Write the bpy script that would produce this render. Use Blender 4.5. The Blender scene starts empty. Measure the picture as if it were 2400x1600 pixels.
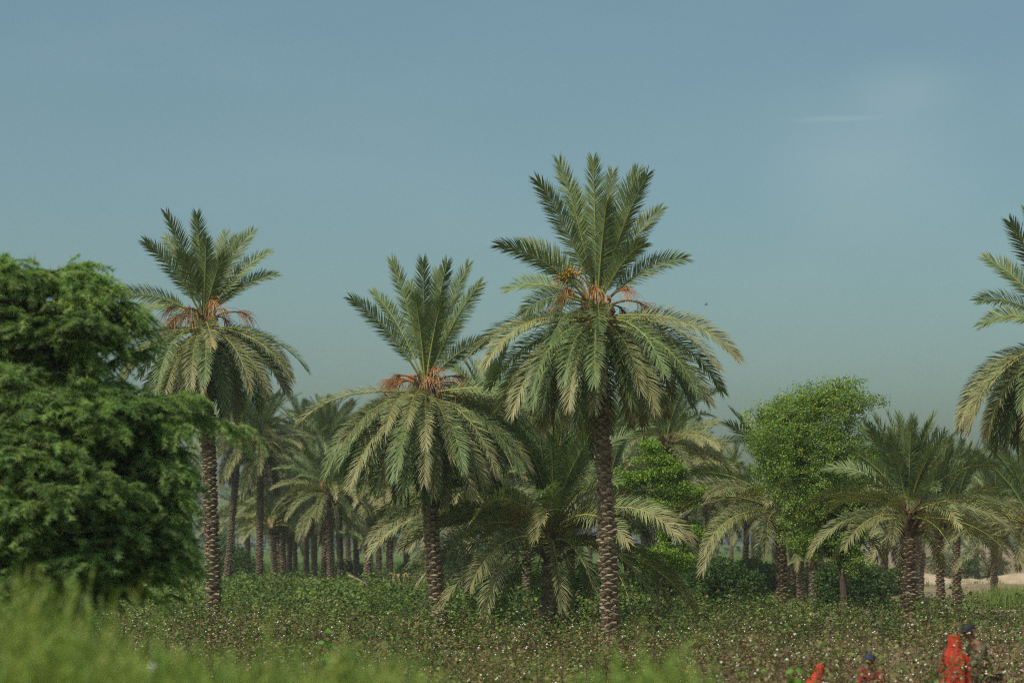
import bpy, math
import numpy as np
from mathutils import Vector, Matrix, Euler

R = math.radians
rng = np.random.default_rng(7)
sc = bpy.context.scene
COL = sc.collection

# ------------------------------------------------------------------ camera
FPX = 4667.0            # focal length in photo pixels (photo 2400 x 1600): about 70 mm
HZ = 1265.0             # horizon row of the photograph
CAM_H = 3.0
TILT = math.atan((HZ - 800.0) / FPX)
cam_d = bpy.data.cameras.new('camera')
cam = bpy.data.objects.new('camera', cam_d)
COL.objects.link(cam)
cam.location = (0, 0, CAM_H)
cam.rotation_euler = (math.pi / 2 + TILT, 0, 0)
cam_d.sensor_width = 36.0
cam_d.lens = 36.0 * FPX / 2400.0
cam_d.clip_start = 0.1
cam_d.clip_end = 6000
cam_d.dof.use_dof = True
cam_d.dof.focus_distance = 50.0
cam_d.dof.aperture_fstop = 1.3
sc.camera = cam

# ------------------------------------------------------------------ world and sun
SUN_EL, SUN_AZ = R(52), R(223)      # azimuth clockwise from +Y (the view direction)
w = bpy.data.worlds.new('World')
sc.world = w
w.use_nodes = True
nt = w.node_tree
nt.nodes.clear()
out = nt.nodes.new('ShaderNodeOutputWorld')
bg = nt.nodes.new('ShaderNodeBackground')
sky = nt.nodes.new('ShaderNodeTexSky')
sky.sky_type = 'NISHITA'
sky.sun_disc = False
sky.sun_elevation = SUN_EL
sky.sun_rotation = SUN_AZ
sky.air_density = 1.0
sky.dust_density = 4.0
sky.ozone_density = 1.0
tint = nt.nodes.new('ShaderNodeMix'); tint.data_type = 'RGBA'; tint.blend_type = 'MULTIPLY'
tint.inputs[0].default_value = 1.0
tint.inputs[7].default_value = (1.04, 1.25, 1.08, 1)
nt.links.new(sky.outputs[0], tint.inputs[6])
# thin high cirrus veil, carried on the sky's own directions
tc = nt.nodes.new('ShaderNodeTexCoord')
mp = nt.nodes.new('ShaderNodeMapping'); mp.inputs['Scale'].default_value = (5.0, 5.0, 13.0)
mp.inputs['Rotation'].default_value = (0, R(8), 0)
ns = nt.nodes.new('ShaderNodeTexNoise'); ns.inputs['Scale'].default_value = 1.3; ns.inputs['Detail'].default_value = 5
ns.inputs['Roughness'].default_value = 0.5; ns.inputs['Distortion'].default_value = 0.6
rp = nt.nodes.new('ShaderNodeValToRGB')
rp.color_ramp.elements[0].position = 0.46; rp.color_ramp.elements[0].color = (0, 0, 0, 1)
rp.color_ramp.elements[1].position = 0.85; rp.color_ramp.elements[1].color = (1, 1, 1, 1)
ml = nt.nodes.new('ShaderNodeMath'); ml.operation = 'MULTIPLY'; ml.inputs[1].default_value = 0.09
cl = nt.nodes.new('ShaderNodeMix'); cl.data_type = 'RGBA'; cl.blend_type = 'MIX'
cl.inputs[7].default_value = (4.6, 5.4, 5.4, 1)
nt.links.new(tc.outputs['Generated'], mp.inputs[0]); nt.links.new(mp.outputs[0], ns.inputs[0])
nt.links.new(ns.outputs[0], rp.inputs[0]); nt.links.new(rp.outputs[0], ml.inputs[0])
nt.links.new(ml.outputs[0], cl.inputs[0]); nt.links.new(tint.outputs[2], cl.inputs[6])
def wisp(prev, px, py, scale, rad, amount):
    ct_, st_ = math.cos(TILT), math.sin(TILT)
    u_, v_ = (px - 1200.0) / FPX, (800.0 - py) / FPX
    dv = Vector((u_, ct_ - st_ * v_, st_ + ct_ * v_)).normalized()
    sb = nt.nodes.new('ShaderNodeVectorMath'); sb.operation = 'SUBTRACT'; sb.inputs[1].default_value = dv
    nt.links.new(tc.outputs['Generated'], sb.inputs[0])
    dn = nt.nodes.new('ShaderNodeTexNoise'); dn.inputs['Scale'].default_value = 22.0; dn.inputs['Detail'].default_value = 4
    nt.links.new(tc.outputs['Generated'], dn.inputs[0])
    dm = nt.nodes.new('ShaderNodeVectorMath'); dm.operation = 'MULTIPLY_ADD'; dm.inputs[1].default_value = (rad * 0.5, 0, rad * 0.5 / max(scale) ** 0.5); dm.inputs[2].default_value = (-rad * 0.25, 0, -rad * 0.25 / max(scale) ** 0.5)
    nt.links.new(dn.outputs['Color'], dm.inputs[0])
    ad_ = nt.nodes.new('ShaderNodeVectorMath'); ad_.operation = 'ADD'
    nt.links.new(sb.outputs[0], ad_.inputs[0]); nt.links.new(dm.outputs[0], ad_.inputs[1])
    m1 = nt.nodes.new('ShaderNodeVectorMath'); m1.operation = 'MULTIPLY'; m1.inputs[1].default_value = scale
    nt.links.new(ad_.outputs[0], m1.inputs[0])
    le = nt.nodes.new('ShaderNodeVectorMath'); le.operation = 'LENGTH'; nt.links.new(m1.outputs[0], le.inputs[0])
    mr_ = nt.nodes.new('ShaderNodeMapRange'); mr_.interpolation_type = 'SMOOTHSTEP'
    mr_.inputs[1].default_value = rad; mr_.inputs[2].default_value = 0.0; mr_.inputs[3].default_value = 0.0; mr_.inputs[4].default_value = amount
    nt.links.new(le.outputs['Value'], mr_.inputs[0])
    mx_ = nt.nodes.new('ShaderNodeMix'); mx_.data_type = 'RGBA'; mx_.inputs[7].default_value = (5.2, 6.2, 6.2, 1)
    nt.links.new(mr_.outputs[0], mx_.inputs[0]); nt.links.new(prev, mx_.inputs[6])
    return mx_.outputs[2]
col_ = wisp(cl.outputs[2], 2040, 380, (1, 1, 1.3), 0.075, 0.16)
col_ = wisp(col_, 2130, 205, (1, 1, 2.2), 0.045, 0.12)
col_ = wisp(col_, 1955, 278, (1, 1, 16), 0.034, 0.16)
nt.links.new(col_, bg.inputs[0])
bg.inputs[1].default_value = 0.078
nt.links.new(bg.outputs[0], out.inputs[0])

sun_d = bpy.data.lights.new('sun', 'SUN')
sun_d.energy = 3.0
sun_d.angle = R(0.6)
sun_d.color = (1.0, 0.94, 0.83)
sun = bpy.data.objects.new('sun', sun_d)
COL.objects.link(sun)
to_sun = Vector((math.sin(SUN_AZ) * math.cos(SUN_EL), math.cos(SUN_AZ) * math.cos(SUN_EL), math.sin(SUN_EL)))
sun.rotation_euler = to_sun.to_track_quat('Z', 'Y').to_euler()
sun.location = (-20, -20, 40)

vs = sc.view_settings
vs.view_transform = 'Standard'; vs.look = 'None'; vs.exposure = 0.3; vs.gamma = 1.0
vs.use_curve_mapping = False
sc.render.engine = 'CYCLES'
sc.cycles.use_denoising = False
sc.cycles.pixel_filter_type = 'BLACKMAN_HARRIS'
sc.cycles.filter_width = 1.15
sc.cycles.sample_clamp_indirect = 4.0
sc.cycles.max_bounces = 6
sc.cycles.diffuse_bounces = 3
sc.cycles.transmission_bounces = 3
sc.cycles.volume_bounces = 0
sc.cycles.use_adaptive_sampling = True

# ------------------------------------------------------------------ helpers
def P(px, py, d):
    """photo pixel at distance d along the view's ground direction -> point"""
    ct, st = math.cos(TILT), math.sin(TILT)
    u, v = (px - 1200.0) / FPX, (800.0 - py) / FPX
    x, y, z = u, ct - st * v, st + ct * v
    k = d / y
    return Vector((x * k, d, CAM_H + z * k))

def GX(px, d, z=0.0):
    """x of photo column px at distance d, for a point at height z"""
    ct, st = math.cos(TILT), math.sin(TILT)
    depth = d * ct + (z - CAM_H) * st
    return (px - 1200.0) / FPX * depth

def smoothstep(a, b, x):
    t = np.clip((np.asarray(x, float) - a) / (b - a), 0, 1)
    return t * t * (3 - 2 * t)

def ground_z(x, y):
    """road bank under the camera falling to the level field"""
    return 1.45 * (1 - smoothstep(9.0, 17.0, y))

class MB:
    """collects vertices, faces and per-vertex colours; build() makes one mesh"""
    def __init__(self):
        self.V, self.F, self.C, self.M, self.n = [], [], [], [], 0
    def add(self, V, faces, col=(0.5, 0.5, 0.5), mat=0):
        V = np.asarray(V, float).reshape(-1, 3)
        col = np.asarray(col, float)
        if col.ndim == 1:
            col = np.tile(col, (len(V), 1))
        if isinstance(faces, np.ndarray):
            faces = [faces]
        for f in faces:
            f = np.asarray(f, int)
            self.F.append(f + self.n)
            self.M.append(np.full(len(f), mat, int))
        self.V.append(V); self.C.append(col); self.n += len(V)
        return self
    def mesh(self, name, mats, smooth=False):
        V = np.concatenate(self.V); C = np.concatenate(self.C)
        me = bpy.data.meshes.new(name)
        me.vertices.add(len(V)); me.vertices.foreach_set('co', V.astype(np.float32).ravel())
        sizes = np.concatenate([np.full(len(f), f.shape[1], int) for f in self.F])
        loops = np.concatenate([f.ravel() for f in self.F])
        me.loops.add(len(loops)); me.loops.foreach_set('vertex_index', loops.astype(np.int32))
        me.polygons.add(len(sizes))
        starts = np.concatenate([[0], np.cumsum(sizes)[:-1]])
        me.polygons.foreach_set('loop_start', starts.astype(np.int32))
        me.polygons.foreach_set('loop_total', sizes.astype(np.int32))
        for m in mats:
            me.materials.append(m)
        me.polygons.foreach_set('material_index', np.concatenate(self.M).astype(np.int32))
        me.polygons.foreach_set('use_smooth', np.full(len(sizes), smooth))
        at = me.attributes.new('Col', 'FLOAT_COLOR', 'POINT')
        at.data.foreach_set('color', np.concatenate([C, np.ones((len(C), 1))], 1).astype(np.float32).ravel())
        me.update(calc_edges=True)
        me.validate()
        return me

def link(name, data, parent=None, loc=None):
    o = bpy.data.objects.new(name, data)
    COL.objects.link(o)
    if parent is not None:
        o.parent = parent
    if loc is not None:
        o.location = loc
    return o

def tag(o, label, cat, group=None, kind=None):
    o['label'] = label
    if cat: o['category'] = cat
    if group: o['group'] = group
    if kind: o['kind'] = kind
    return o

def thing(name, label, cat, loc, group=None):
    o = bpy.data.objects.new(name, None)
    o.empty_display_size = 0.3
    COL.objects.link(o)
    o.location = loc
    return tag(o, label, cat, group)

def norm(v):
    v = np.asarray(v, float)
    return v / np.maximum(np.linalg.norm(v, axis=-1, keepdims=True), 1e-9)

def tube(pts, rad, n=6, cap=True):
    pts = np.asarray(pts, float); rad = np.asarray(rad, float)
    k = len(pts)
    T = norm(np.gradient(pts, axis=0))
    ref = np.where(np.abs(T[:, 2:3]) > 0.9, np.array([[0, 1.0, 0]]), np.array([[0, 0, 1.0]]))
    A = norm(np.cross(T, ref)); B = np.cross(T, A)
    an = np.linspace(0, 2 * math.pi, n, endpoint=False)
    V = pts[:, None] + rad[:, None, None] * (np.cos(an)[None, :, None] * A[:, None] + np.sin(an)[None, :, None] * B[:, None])
    i = np.arange(k - 1)[:, None] * n; j = np.arange(n)[None]; j2 = (j + 1) % n
    F = np.stack([i + j, i + j2, i + n + j2, i + n + j], -1).reshape(-1, 4)
    fs = [F]
    if cap:
        fs.append(np.arange(n)[None, ::-1]); fs.append((k - 1) * n + np.arange(n)[None])
    return V.reshape(-1, 3), fs

def bez(p0, p1, p2, n):
    t = np.linspace(0, 1, n)[:, None]
    return (1 - t) ** 2 * np.asarray(p0, float) + 2 * t * (1 - t) * np.asarray(p1, float) + t * t * np.asarray(p2, float)

# ------------------------------------------------------------------ materials
def nodes(name):
    m = bpy.data.materials.new(name); m.use_nodes = True
    t = m.node_tree
    for n in list(t.nodes):
        t.nodes.remove(n)
    o = t.nodes.new('ShaderNodeOutputMaterial')
    return m, t, o

def leaf_mat(name, rough=0.5, transl=0.25, spec=0.35, tl=(1.1, 1.25, 0.55), vary=0.25):
    """colour comes from each leaf's own colour attribute, varied a little by object"""
    m, t, o = nodes(name)
    a = t.nodes.new('ShaderNodeAttribute'); a.attribute_name = 'Col'
    oi = t.nodes.new('ShaderNodeObjectInfo')
    mr = t.nodes.new('ShaderNodeMapRange'); mr.inputs[3].default_value = 1 - vary; mr.inputs[4].default_value = 1 + vary
    t.links.new(oi.outputs['Random'], mr.inputs[0])
    vm = t.nodes.new('ShaderNodeVectorMath'); vm.operation = 'SCALE'
    t.links.new(a.outputs['Color'], vm.inputs[0]); t.links.new(mr.outputs[0], vm.inputs['Scale'])
    p = t.nodes.new('ShaderNodeBsdfPrincipled')
    p.inputs['Roughness'].default_value = rough
    p.inputs['Specular IOR Level'].default_value = spec
    t.links.new(vm.outputs[0], p.inputs['Base Color'])
    if transl > 0:
        tr = t.nodes.new('ShaderNodeBsdfTranslucent')
        v2 = t.nodes.new('ShaderNodeVectorMath'); v2.operation = 'MULTIPLY'; v2.inputs[1].default_value = tl
        t.links.new(vm.outputs[0], v2.inputs[0]); t.links.new(v2.outputs[0], tr.inputs[0])
        mx = t.nodes.new('ShaderNodeMixShader'); mx.inputs[0].default_value = transl
        t.links.new(p.outputs[0], mx.inputs[1]); t.links.new(tr.outputs[0], mx.inputs[2])
        t.links.new(mx.outputs[0], o.inputs[0])
    else:
        t.links.new(p.outputs[0], o.inputs[0])
    return m

def noise_mat(name, c1, c2, scale=8.0, rough=0.85, bump=0.4, stretch=(1, 1, 1), attr=False, detail=6, objvar=0.15):
    m, t, o = nodes(name)
    tcn = t.nodes.new('ShaderNodeTexCoord')
    mpn = t.nodes.new('ShaderNodeMapping'); mpn.inputs['Scale'].default_value = stretch
    t.links.new(tcn.outputs['Object'], mpn.inputs[0])
    n = t.nodes.new('ShaderNodeTexNoise'); n.inputs['Scale'].default_value = scale; n.inputs['Detail'].default_value = detail
    t.links.new(mpn.outputs[0], n.inputs[0])
    r = t.nodes.new('ShaderNodeValToRGB')
    r.color_ramp.elements[0].position = 0.32; r.color_ramp.elements[0].color = (*c1, 1)
    r.color_ramp.elements[1].position = 0.68; r.color_ramp.elements[1].color = (*c2, 1)
    t.links.new(n.outputs[0], r.inputs[0])
    p = t.nodes.new('ShaderNodeBsdfPrincipled'); p.inputs['Roughness'].default_value = rough
    p.inputs['Specular IOR Level'].default_value = 0.2
    oi = t.nodes.new('ShaderNodeObjectInfo')
    mr = t.nodes.new('ShaderNodeMapRange'); mr.inputs[3].default_value = 1 - objvar; mr.inputs[4].default_value = 1 + objvar
    t.links.new(oi.outputs['Random'], mr.inputs[0])
    vm = t.nodes.new('ShaderNodeVectorMath'); vm.operation = 'SCALE'
    t.links.new(r.outputs[0], vm.inputs[0]); t.links.new(mr.outputs[0], vm.inputs['Scale'])
    last = vm.outputs[0]
    if attr:
        a = t.nodes.new('ShaderNodeAttribute'); a.attribute_name = 'Col'
        v2 = t.nodes.new('ShaderNodeVectorMath'); v2.operation = 'MULTIPLY'
        t.links.new(last, v2.inputs[0]); t.links.new(a.outputs['Color'], v2.inputs[1]); last = v2.outputs[0]
    t.links.new(last, p.inputs['Base Color'])
    if bump:
        b = t.nodes.new('ShaderNodeBump'); b.inputs['Strength'].default_value = bump; b.inputs['Distance'].default_value = 0.03
        t.links.new(n.outputs[0], b.inputs['Height']); t.links.new(b.outputs[0], p.inputs['Normal'])
    t.links.new(p.outputs[0], o.inputs[0])
    return m

M_FROND = leaf_mat('palm_leaf', 0.5, 0.18, 0.25, vary=0.16)
M_BARK = noise_mat('palm_bark', (0.05, 0.034, 0.023), (0.13, 0.09, 0.06), 14, 0.95, 0.6)
M_BOOT = noise_mat('palm_boot', (0.15, 0.11, 0.075), (0.255, 0.195, 0.138), 16, 0.9, 0.5, objvar=0.3)
M_STUB = leaf_mat('palm_stub', 0.8, 0.0, 0.2, vary=0.1)
M_FRUIT = leaf_mat('fruit_stalk', 0.6, 0.1, 0.3, tl=(1.2, 0.9, 0.5), vary=0.12)
M_LEAF = leaf_mat('broad_leaf', 0.55, 0.3, 0.3, vary=0.0)
M_WOOD = noise_mat('twig_bark', (0.05, 0.038, 0.028), (0.12, 0.095, 0.07), 20, 0.95, 0.5, (1, 1, 0.3))

# ------------------------------------------------------------------ ground
def build_ground():
    xs = np.concatenate([np.linspace(-700, -60, 12)[:-1], np.linspace(-60, 60, 49), np.linspace(60, 700, 12)[1:]])
    ys = np.concatenate([np.linspace(-40, 0, 5)[:-1], np.linspace(0, 24, 25)[:-1], np.linspace(24, 160, 60)[:-1], np.linspace(160, 1400, 40)])
    X, Y = np.meshgrid(xs, ys)
    Z = ground_z(X, Y) + 0.04 * np.sin(X * 1.3 + 0.4 * Y) * np.cos(Y * 0.9 - 0.3 * X)
    ny, nx = X.shape
    V = np.stack([X, Y, Z], -1).reshape(-1, 3)
    i = np.arange(ny - 1)[:, None] * nx; j = np.arange(nx - 1)[None]
    F = np.stack([i + j, i + j + 1, i + nx + j + 1, i + nx + j], -1).reshape(-1, 4)
    m, t, o = nodes('ground_soil')
    tcn = t.nodes.new('ShaderNodeTexCoord')
    def noise(s, d=6):
        n = t.nodes.new('ShaderNodeTexNoise'); n.inputs['Scale'].default_value = s; n.inputs['Detail'].default_value = d
        t.links.new(tcn.outputs['Object'], n.inputs[0]); return n
    def ramp(src, a, b, c1, c2):
        r = t.nodes.new('ShaderNodeValToRGB')
        r.color_ramp.elements[0].position = a; r.color_ramp.elements[0].color = (*c1, 1)
        r.color_ramp.elements[1].position = b; r.color_ramp.elements[1].color = (*c2, 1)
        t.links.new(src, r.inputs[0]); return r
    soil = ramp(noise(1.5).outputs[0], 0.3, 0.7, (0.16, 0.115, 0.07), (0.30, 0.225, 0.145))
    grass = ramp(noise(0.35).outputs[0], 0.3, 0.7, (0.05, 0.088, 0.016), (0.105, 0.142, 0.028))
    # meadow lies behind the field on the left; bare sandy soil on the right
    sx = t.nodes.new('ShaderNodeSeparateXYZ'); t.links.new(tcn.outputs['Object'], sx.inputs[0])
    k = t.nodes.new('ShaderNodeMath'); k.operation = 'MULTIPLY_ADD'; k.inputs[1].default_value = 0.165
    t.links.new(sx.outputs[1], k.inputs[0])          # 0.10*y
    mm = t.nodes.new('ShaderNodeMath'); mm.operation = 'SUBTRACT'
    k.inputs[2].default_value = 1.0
    t.links.new(k.outputs[0], mm.inputs[0]); t.links.new(sx.outputs[0], mm.inputs[1])   # (0.10y+3) - x
    n3 = noise(0.06, 4)
    nn = t.nodes.new('ShaderNodeMath'); nn.operation = 'MULTIPLY_ADD'; nn.inputs[1].default_value = 30.0; nn.inputs[2].default_value = -15.0
    t.links.new(n3.outputs[0], nn.inputs[0])
    ad = t.nodes.new('ShaderNodeMath'); ad.operation = 'ADD'
    t.links.new(mm.outputs[0], ad.inputs[0]); t.links.new(nn.outputs[0], ad.inputs[1])
    mr = t.nodes.new('ShaderNodeMapRange'); mr.inputs[1].default_value = -4; mr.inputs[2].default_value = 6
    t.links.new(ad.outputs[0], mr.inputs[0])
    mx = t.nodes.new('ShaderNodeMix'); mx.data_type = 'RGBA'
    t.links.new(mr.outputs[0], mx.inputs[0]); t.links.new(soil.outputs[0], mx.inputs[6]); t.links.new(grass.outputs[0], mx.inputs[7])
    p = t.nodes.new('ShaderNodeBsdfPrincipled'); p.inputs['Roughness'].default_value = 0.95; p.inputs['Specular IOR Level'].default_value = 0.1
    t.links.new(mx.outputs[2], p.inputs['Base Color'])
    b = t.nodes.new('ShaderNodeBump'); b.inputs['Strength'].default_value = 0.7; b.inputs['Distance'].default_value = 0.1
    t.links.new(noise(4, 8).outputs[0], b.inputs['Height']); t.links.new(b.outputs[0], p.inputs['Normal'])
    t.links.new(p.outputs[0], o.inputs[0])
    g = link('ground', MB().add(V, F).mesh('ground', [m], True))
    tag(g, 'level field soil running back to the horizon under the palms', None, kind='structure')

    # low bank of bare sandy earth behind the palms on the right
    bm = MB()
    xs = np.linspace(22, 75, 90); prof = np.array([0, 0.18, 0.55, 0.8, 0.85, 0.62, 0.2, 0]) ; yy = np.array([-4, -2.6, -1.5, -0.5, 0.8, 2, 3.4, 5])
    X = np.repeat(xs[:, None], 8, 1); Y = 141 + yy[None] + 1.2 * np.sin(X * 0.21) ; 
    amp = (0.8 + 0.35 * np.sin(X * 0.33) + 0.2 * np.sin(X * 0.9 + 1)) * smoothstep(22, 30, X)
    Z = prof[None] * amp + 0.05 * rng.standard_normal(X.shape) * (prof[None] > 0) - 0.03
    V = np.stack([X, Y, Z], -1).reshape(-1, 3)
    i = np.arange(89)[:, None] * 8; j = np.arange(7)[None]
    F = np.stack([i + j, i + 8 + j, i + 8 + j + 1, i + j + 1], -1).reshape(-1, 4)
    bank = link('dirt_bank', bm.add(V, F).mesh('dirt_bank', [noise_mat('bank_soil', (0.27, 0.205, 0.135), (0.42, 0.325, 0.225), 1.4, 0.95, 0.8)], True))
    tag(bank, 'low bank of bare sandy earth behind the palms', None, kind='structure')
build_ground()

# ------------------------------------------------------------------ palm fronds
GREEN = np.array([0.122, 0.166, 0.064]); OLD = np.array([0.198, 0.212, 0.090]); DRY = np.array([0.20, 0.14, 0.075]); DEAD = np.array([0.085, 0.058, 0.037])
RACH = np.array([0.26, 0.27, 0.075])

def face_roll(tip, ctrl, amt, lim):
    """twist of a frond about its midrib that turns its blade broadside to the open field"""
    T = norm(np.asarray(tip, float) - 0.3 * np.asarray(ctrl, float))
    hz = np.array([tip[0], tip[1], 0.0])
    if np.linalg.norm(hz) < 0.05: return 0.0
    B = norm(np.cross(np.array([0, 0, 1.0]), hz)); N = norm(np.cross(T, B))
    if N[2] < 0: N = -N
    v = np.array([0, -1.0, 0.1])
    a = math.atan2(-(B @ v), N @ v)
    if a > math.pi / 2: a -= math.pi
    if a < -math.pi / 2: a += math.pi
    return float(np.clip(a * amt, -lim, lim))

def frond_mesh(name, pts, rs, tone='green', pairs=80, lmax=0.50, wid=0.032, bare=0.17, roll=0.0, droop=0.0, ragged=0.0):
    """pts: polyline of the midrib from hub to tip (local metres)"""
    pts = np.asarray(pts, float)
    seg = np.linalg.norm(np.diff(pts, axis=0), axis=1); s = np.concatenate([[0], np.cumsum(seg)]); L = s[-1]
    mb = MB()
    base = {'green': GREEN, 'old': OLD, 'dry': DRY, 'dead': DEAD}[tone]
    rc = {'green': RACH, 'old': RACH * 0.95 + np.array([.05, 0.02, 0]), 'dry': DRY * 1.2, 'dead': DEAD * 1.3}[tone]
    # midrib
    nr = 9
    tr = np.linspace(0, 1, nr)
    rp_ = np.stack([np.interp(tr * L, s, pts[:, k]) for k in range(3)], -1)
    rr = 0.036 * (1 - tr) ** 1.1 + 0.006
    rr[0] = 0.062
    V, F = tube(rp_, rr, 4)
    mb.add(V, F, rc * 1.0)
    # leaflets
    n = pairs
    t = bare + (1 - bare) * (np.arange(n) + rs.uniform(-0.3, 0.3, n)) / (n - 1.0)
    t = np.clip(t, bare * 0.9, 1.0)
    t = np.concatenate([t, np.clip(t + 0.004, 0, 1)])
    side = np.concatenate([np.ones(n), -np.ones(n)])
    pos = np.stack([np.interp(t * L, s, pts[:, k]) for k in range(3)], -1)
    Tg = np.gradient(pts, s, axis=0)
    T = norm(np.stack([np.interp(t * L, s, Tg[:, k]) for k in range(3)], -1))
    hz = pts[-1] - pts[0]; hz = np.array([hz[0], hz[1], 0.0])
    if np.linalg.norm(hz) < 0.05: hz = np.array([1.0, 0, 0])
    B0 = norm(np.cross(np.array([0, 0, 1.0]), hz))
    B = np.tile(B0, (len(t), 1)); N = norm(np.cross(T, B)); N = N * np.where((N @ np.array([0, 0, 1.0]))[:, None] < -0.95, 1, 1)
    # normal that starts on the upper side
    if N[0][2] < 0 and abs(N[0][2]) > 0.05: N = -N
    c, si = math.cos(roll), math.sin(roll)
    B, N = B * c + N * si, N * c - B * si
    u = np.clip((t - bare) / (1 - bare), 0, 1)
    prof = np.interp(u, [0, 0.06, 0.2, 0.45, 0.75, 0.93, 1.0], [0.30, 0.62, 0.90, 1.0, 0.93, 0.78, 0.62])
    ln = lmax * prof * rs.uniform(0.86, 1.1, len(t))
    ang = np.interp(u, [0, 0.3, 0.7, 1.0], [R(64), R(50), R(43), R(20)]) + rs.normal(0, R(3.5 + 10 * ragged), len(t))
    v = rs.normal(R(20), R(7 + 14 * ragged), len(t))
    d = np.cos(ang)[:, None] * T + np.sin(ang)[:, None] * (np.cos(v)[:, None] * side[:, None] * B + np.sin(v)[:, None] * N)
    d = norm(d)
    grav = np.array([0, 0, -1.0])
    d2 = norm(d + grav * (0.10 + droop * rs.uniform(0.4, 1.3, len(t)))[:, None])
    pl = norm(np.cross(d, np.cross(N, d)) + rs.normal(0, 0.18, (len(t), 3)))     # face normal
    wv = norm(np.cross(d, pl))
    W = (wid * rs.uniform(0.8, 1.15, len(t)) * (0.55 + 0.45 * prof))[:, None]
    p0 = pos; p1 = pos + d * (ln * 0.5)[:, None]; p2 = p1 + d2 * (ln * 0.5)[:, None]
    k = len(t)
    V = np.stack([p0 - wv * W * 0.32, p0 + wv * W * 0.32, p1 - wv * W * 0.5, p1 + wv * W * 0.5, p2], 1)
    col = base[None] * rs.uniform(0.72, 1.28, (k, 1)) * (1 + rs.normal(0, 0.06, (k, 3)))
    if tone == 'old':
        mixt = (np.clip((u - 0.62) / 0.38, 0, 1) * rs.uniform(0, 1.0, k))[:, None]
        col = col * (1 - mixt) + np.array([0.30, 0.235, 0.12]) * mixt
    if tone == 'green':
        yt = (rs.random(k) < 0.08)[:, None]
        col = np.where(yt, col * np.array([1.5, 1.25, 0.9]), col)
    keep = rs.random(k) > (0.02 + 0.12 * ragged)
    C = np.repeat(col[:, None], 5, 1); C[:, 4] *= 1.12
    V = V[keep]; C = C[keep]; k = len(V)
    b = np.arange(k)[:, None] * 5
    Q = np.concatenate([b + np.array([[0, 1, 3, 2]])]); Tt = b + np.array([[2, 3, 4]])
    mb.add(V.reshape(-1, 3), [Q, Tt], np.clip(C.reshape(-1, 3), 0.005, 0.9))
    return mb.mesh(name, [M_FROND])

def arc_pts(e0, e1, L, p=1.2, n=16, side=0.0):
    """midrib in the x-z plane, elevation going from e0 to e1 degrees"""
    t = np.linspace(0, 1, n)
    el = np.radians(e0 + (e1 - e0) * t ** p)
    ds = L / (n - 1)
    x = np.concatenate([[0], np.cumsum(np.cos(el[:-1]) * ds)]); z = np.concatenate([[0], np.cumsum(np.sin(el[:-1]) * ds)])
    y = side * t ** 2
    return np.stack([x, y, z], -1)

# library of shared frond shapes for the palms standing further back
LIB = {}
def lib(cls, rs):
    spec = {  # e0, e1, length, tone, droop, ragged
        'erect': (84, 66, 3.2, 'green', 0.05, 0.1), 'high': (76, 40, 3.3, 'green', 0.08, 0.1), 'mid': (64, 12, 3.4, 'green', 0.12, 0.15),
        'side': (48, -18, 3.4, 'green', 0.2, 0.2), 'arch': (30, -42, 3.4, 'old', 0.2, 0.15), 'low': (6, -62, 3.3, 'old', 0.25, 0.2),
        'hang': (-28, -80, 3.1, 'old', 0.35, 0.4), 'dead': (-45, -88, 2.7, 'dead', 0.6, 0.8)}
    if cls not in LIB:
        LIB[cls] = []
        e0, e1, L, tone, dr, rg = spec[cls]
        r2 = np.random.default_rng(len(LIB) + 50)
        for k in range(4):
            pts = arc_pts(e0 + r2.uniform(-5, 5), e1 + r2.uniform(-12, 12), L * r2.uniform(0.93, 1.07), r2.uniform(1.0, 1.5), 16, r2.uniform(-0.25, 0.25))
            LIB[cls].append(frond_mesh('frond_' + cls, pts, r2, tone, pairs=88, wid=0.029, lmax=0.49, roll=r2.choice([-1, 1]) * r2.uniform(0.1, 0.85), droop=dr, ragged=rg))
    return LIB[cls][rs.integers(4)]

# leaf base left on the trunk where an old frond was cut
def boot_arrays():
    V = np.array([[0, -0.01, -0.095], [-0.118, -0.03, 0.01], [0.118, -0.03, 0.01], [-0.078, 0.058, 0.028], [0, 0.08, 0.018], [0.078, 0.058, 0.028], [0, 0.04, -0.04], [0, -0.03, 0.075], [-0.05, 0.02, -0.045], [0.05, 0.02, -0.045]])
    T3 = np.array([[0, 6, 8], [0, 9, 6], [1, 8, 3], [8, 6, 3], [6, 4, 3], [9, 2, 5], [6, 9, 5], [6, 5, 4], [1, 3, 7], [3, 4, 7], [4, 5, 7], [5, 2, 7], [0, 8, 1], [0, 2, 9]])
    return V, T3
BOOT_MESH = []
for k in range(4):
    r2 = np.random.default_rng(90 + k)
    V, T3 = boot_arrays()
    V = V * r2.uniform(0.88, 1.14, (1, 3)) + r2.normal(0, 0.006, V.shape)
    BOOT_MESH.append(MB().add(V, T3).mesh('leaf_base', [M_BOOT], False))

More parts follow.
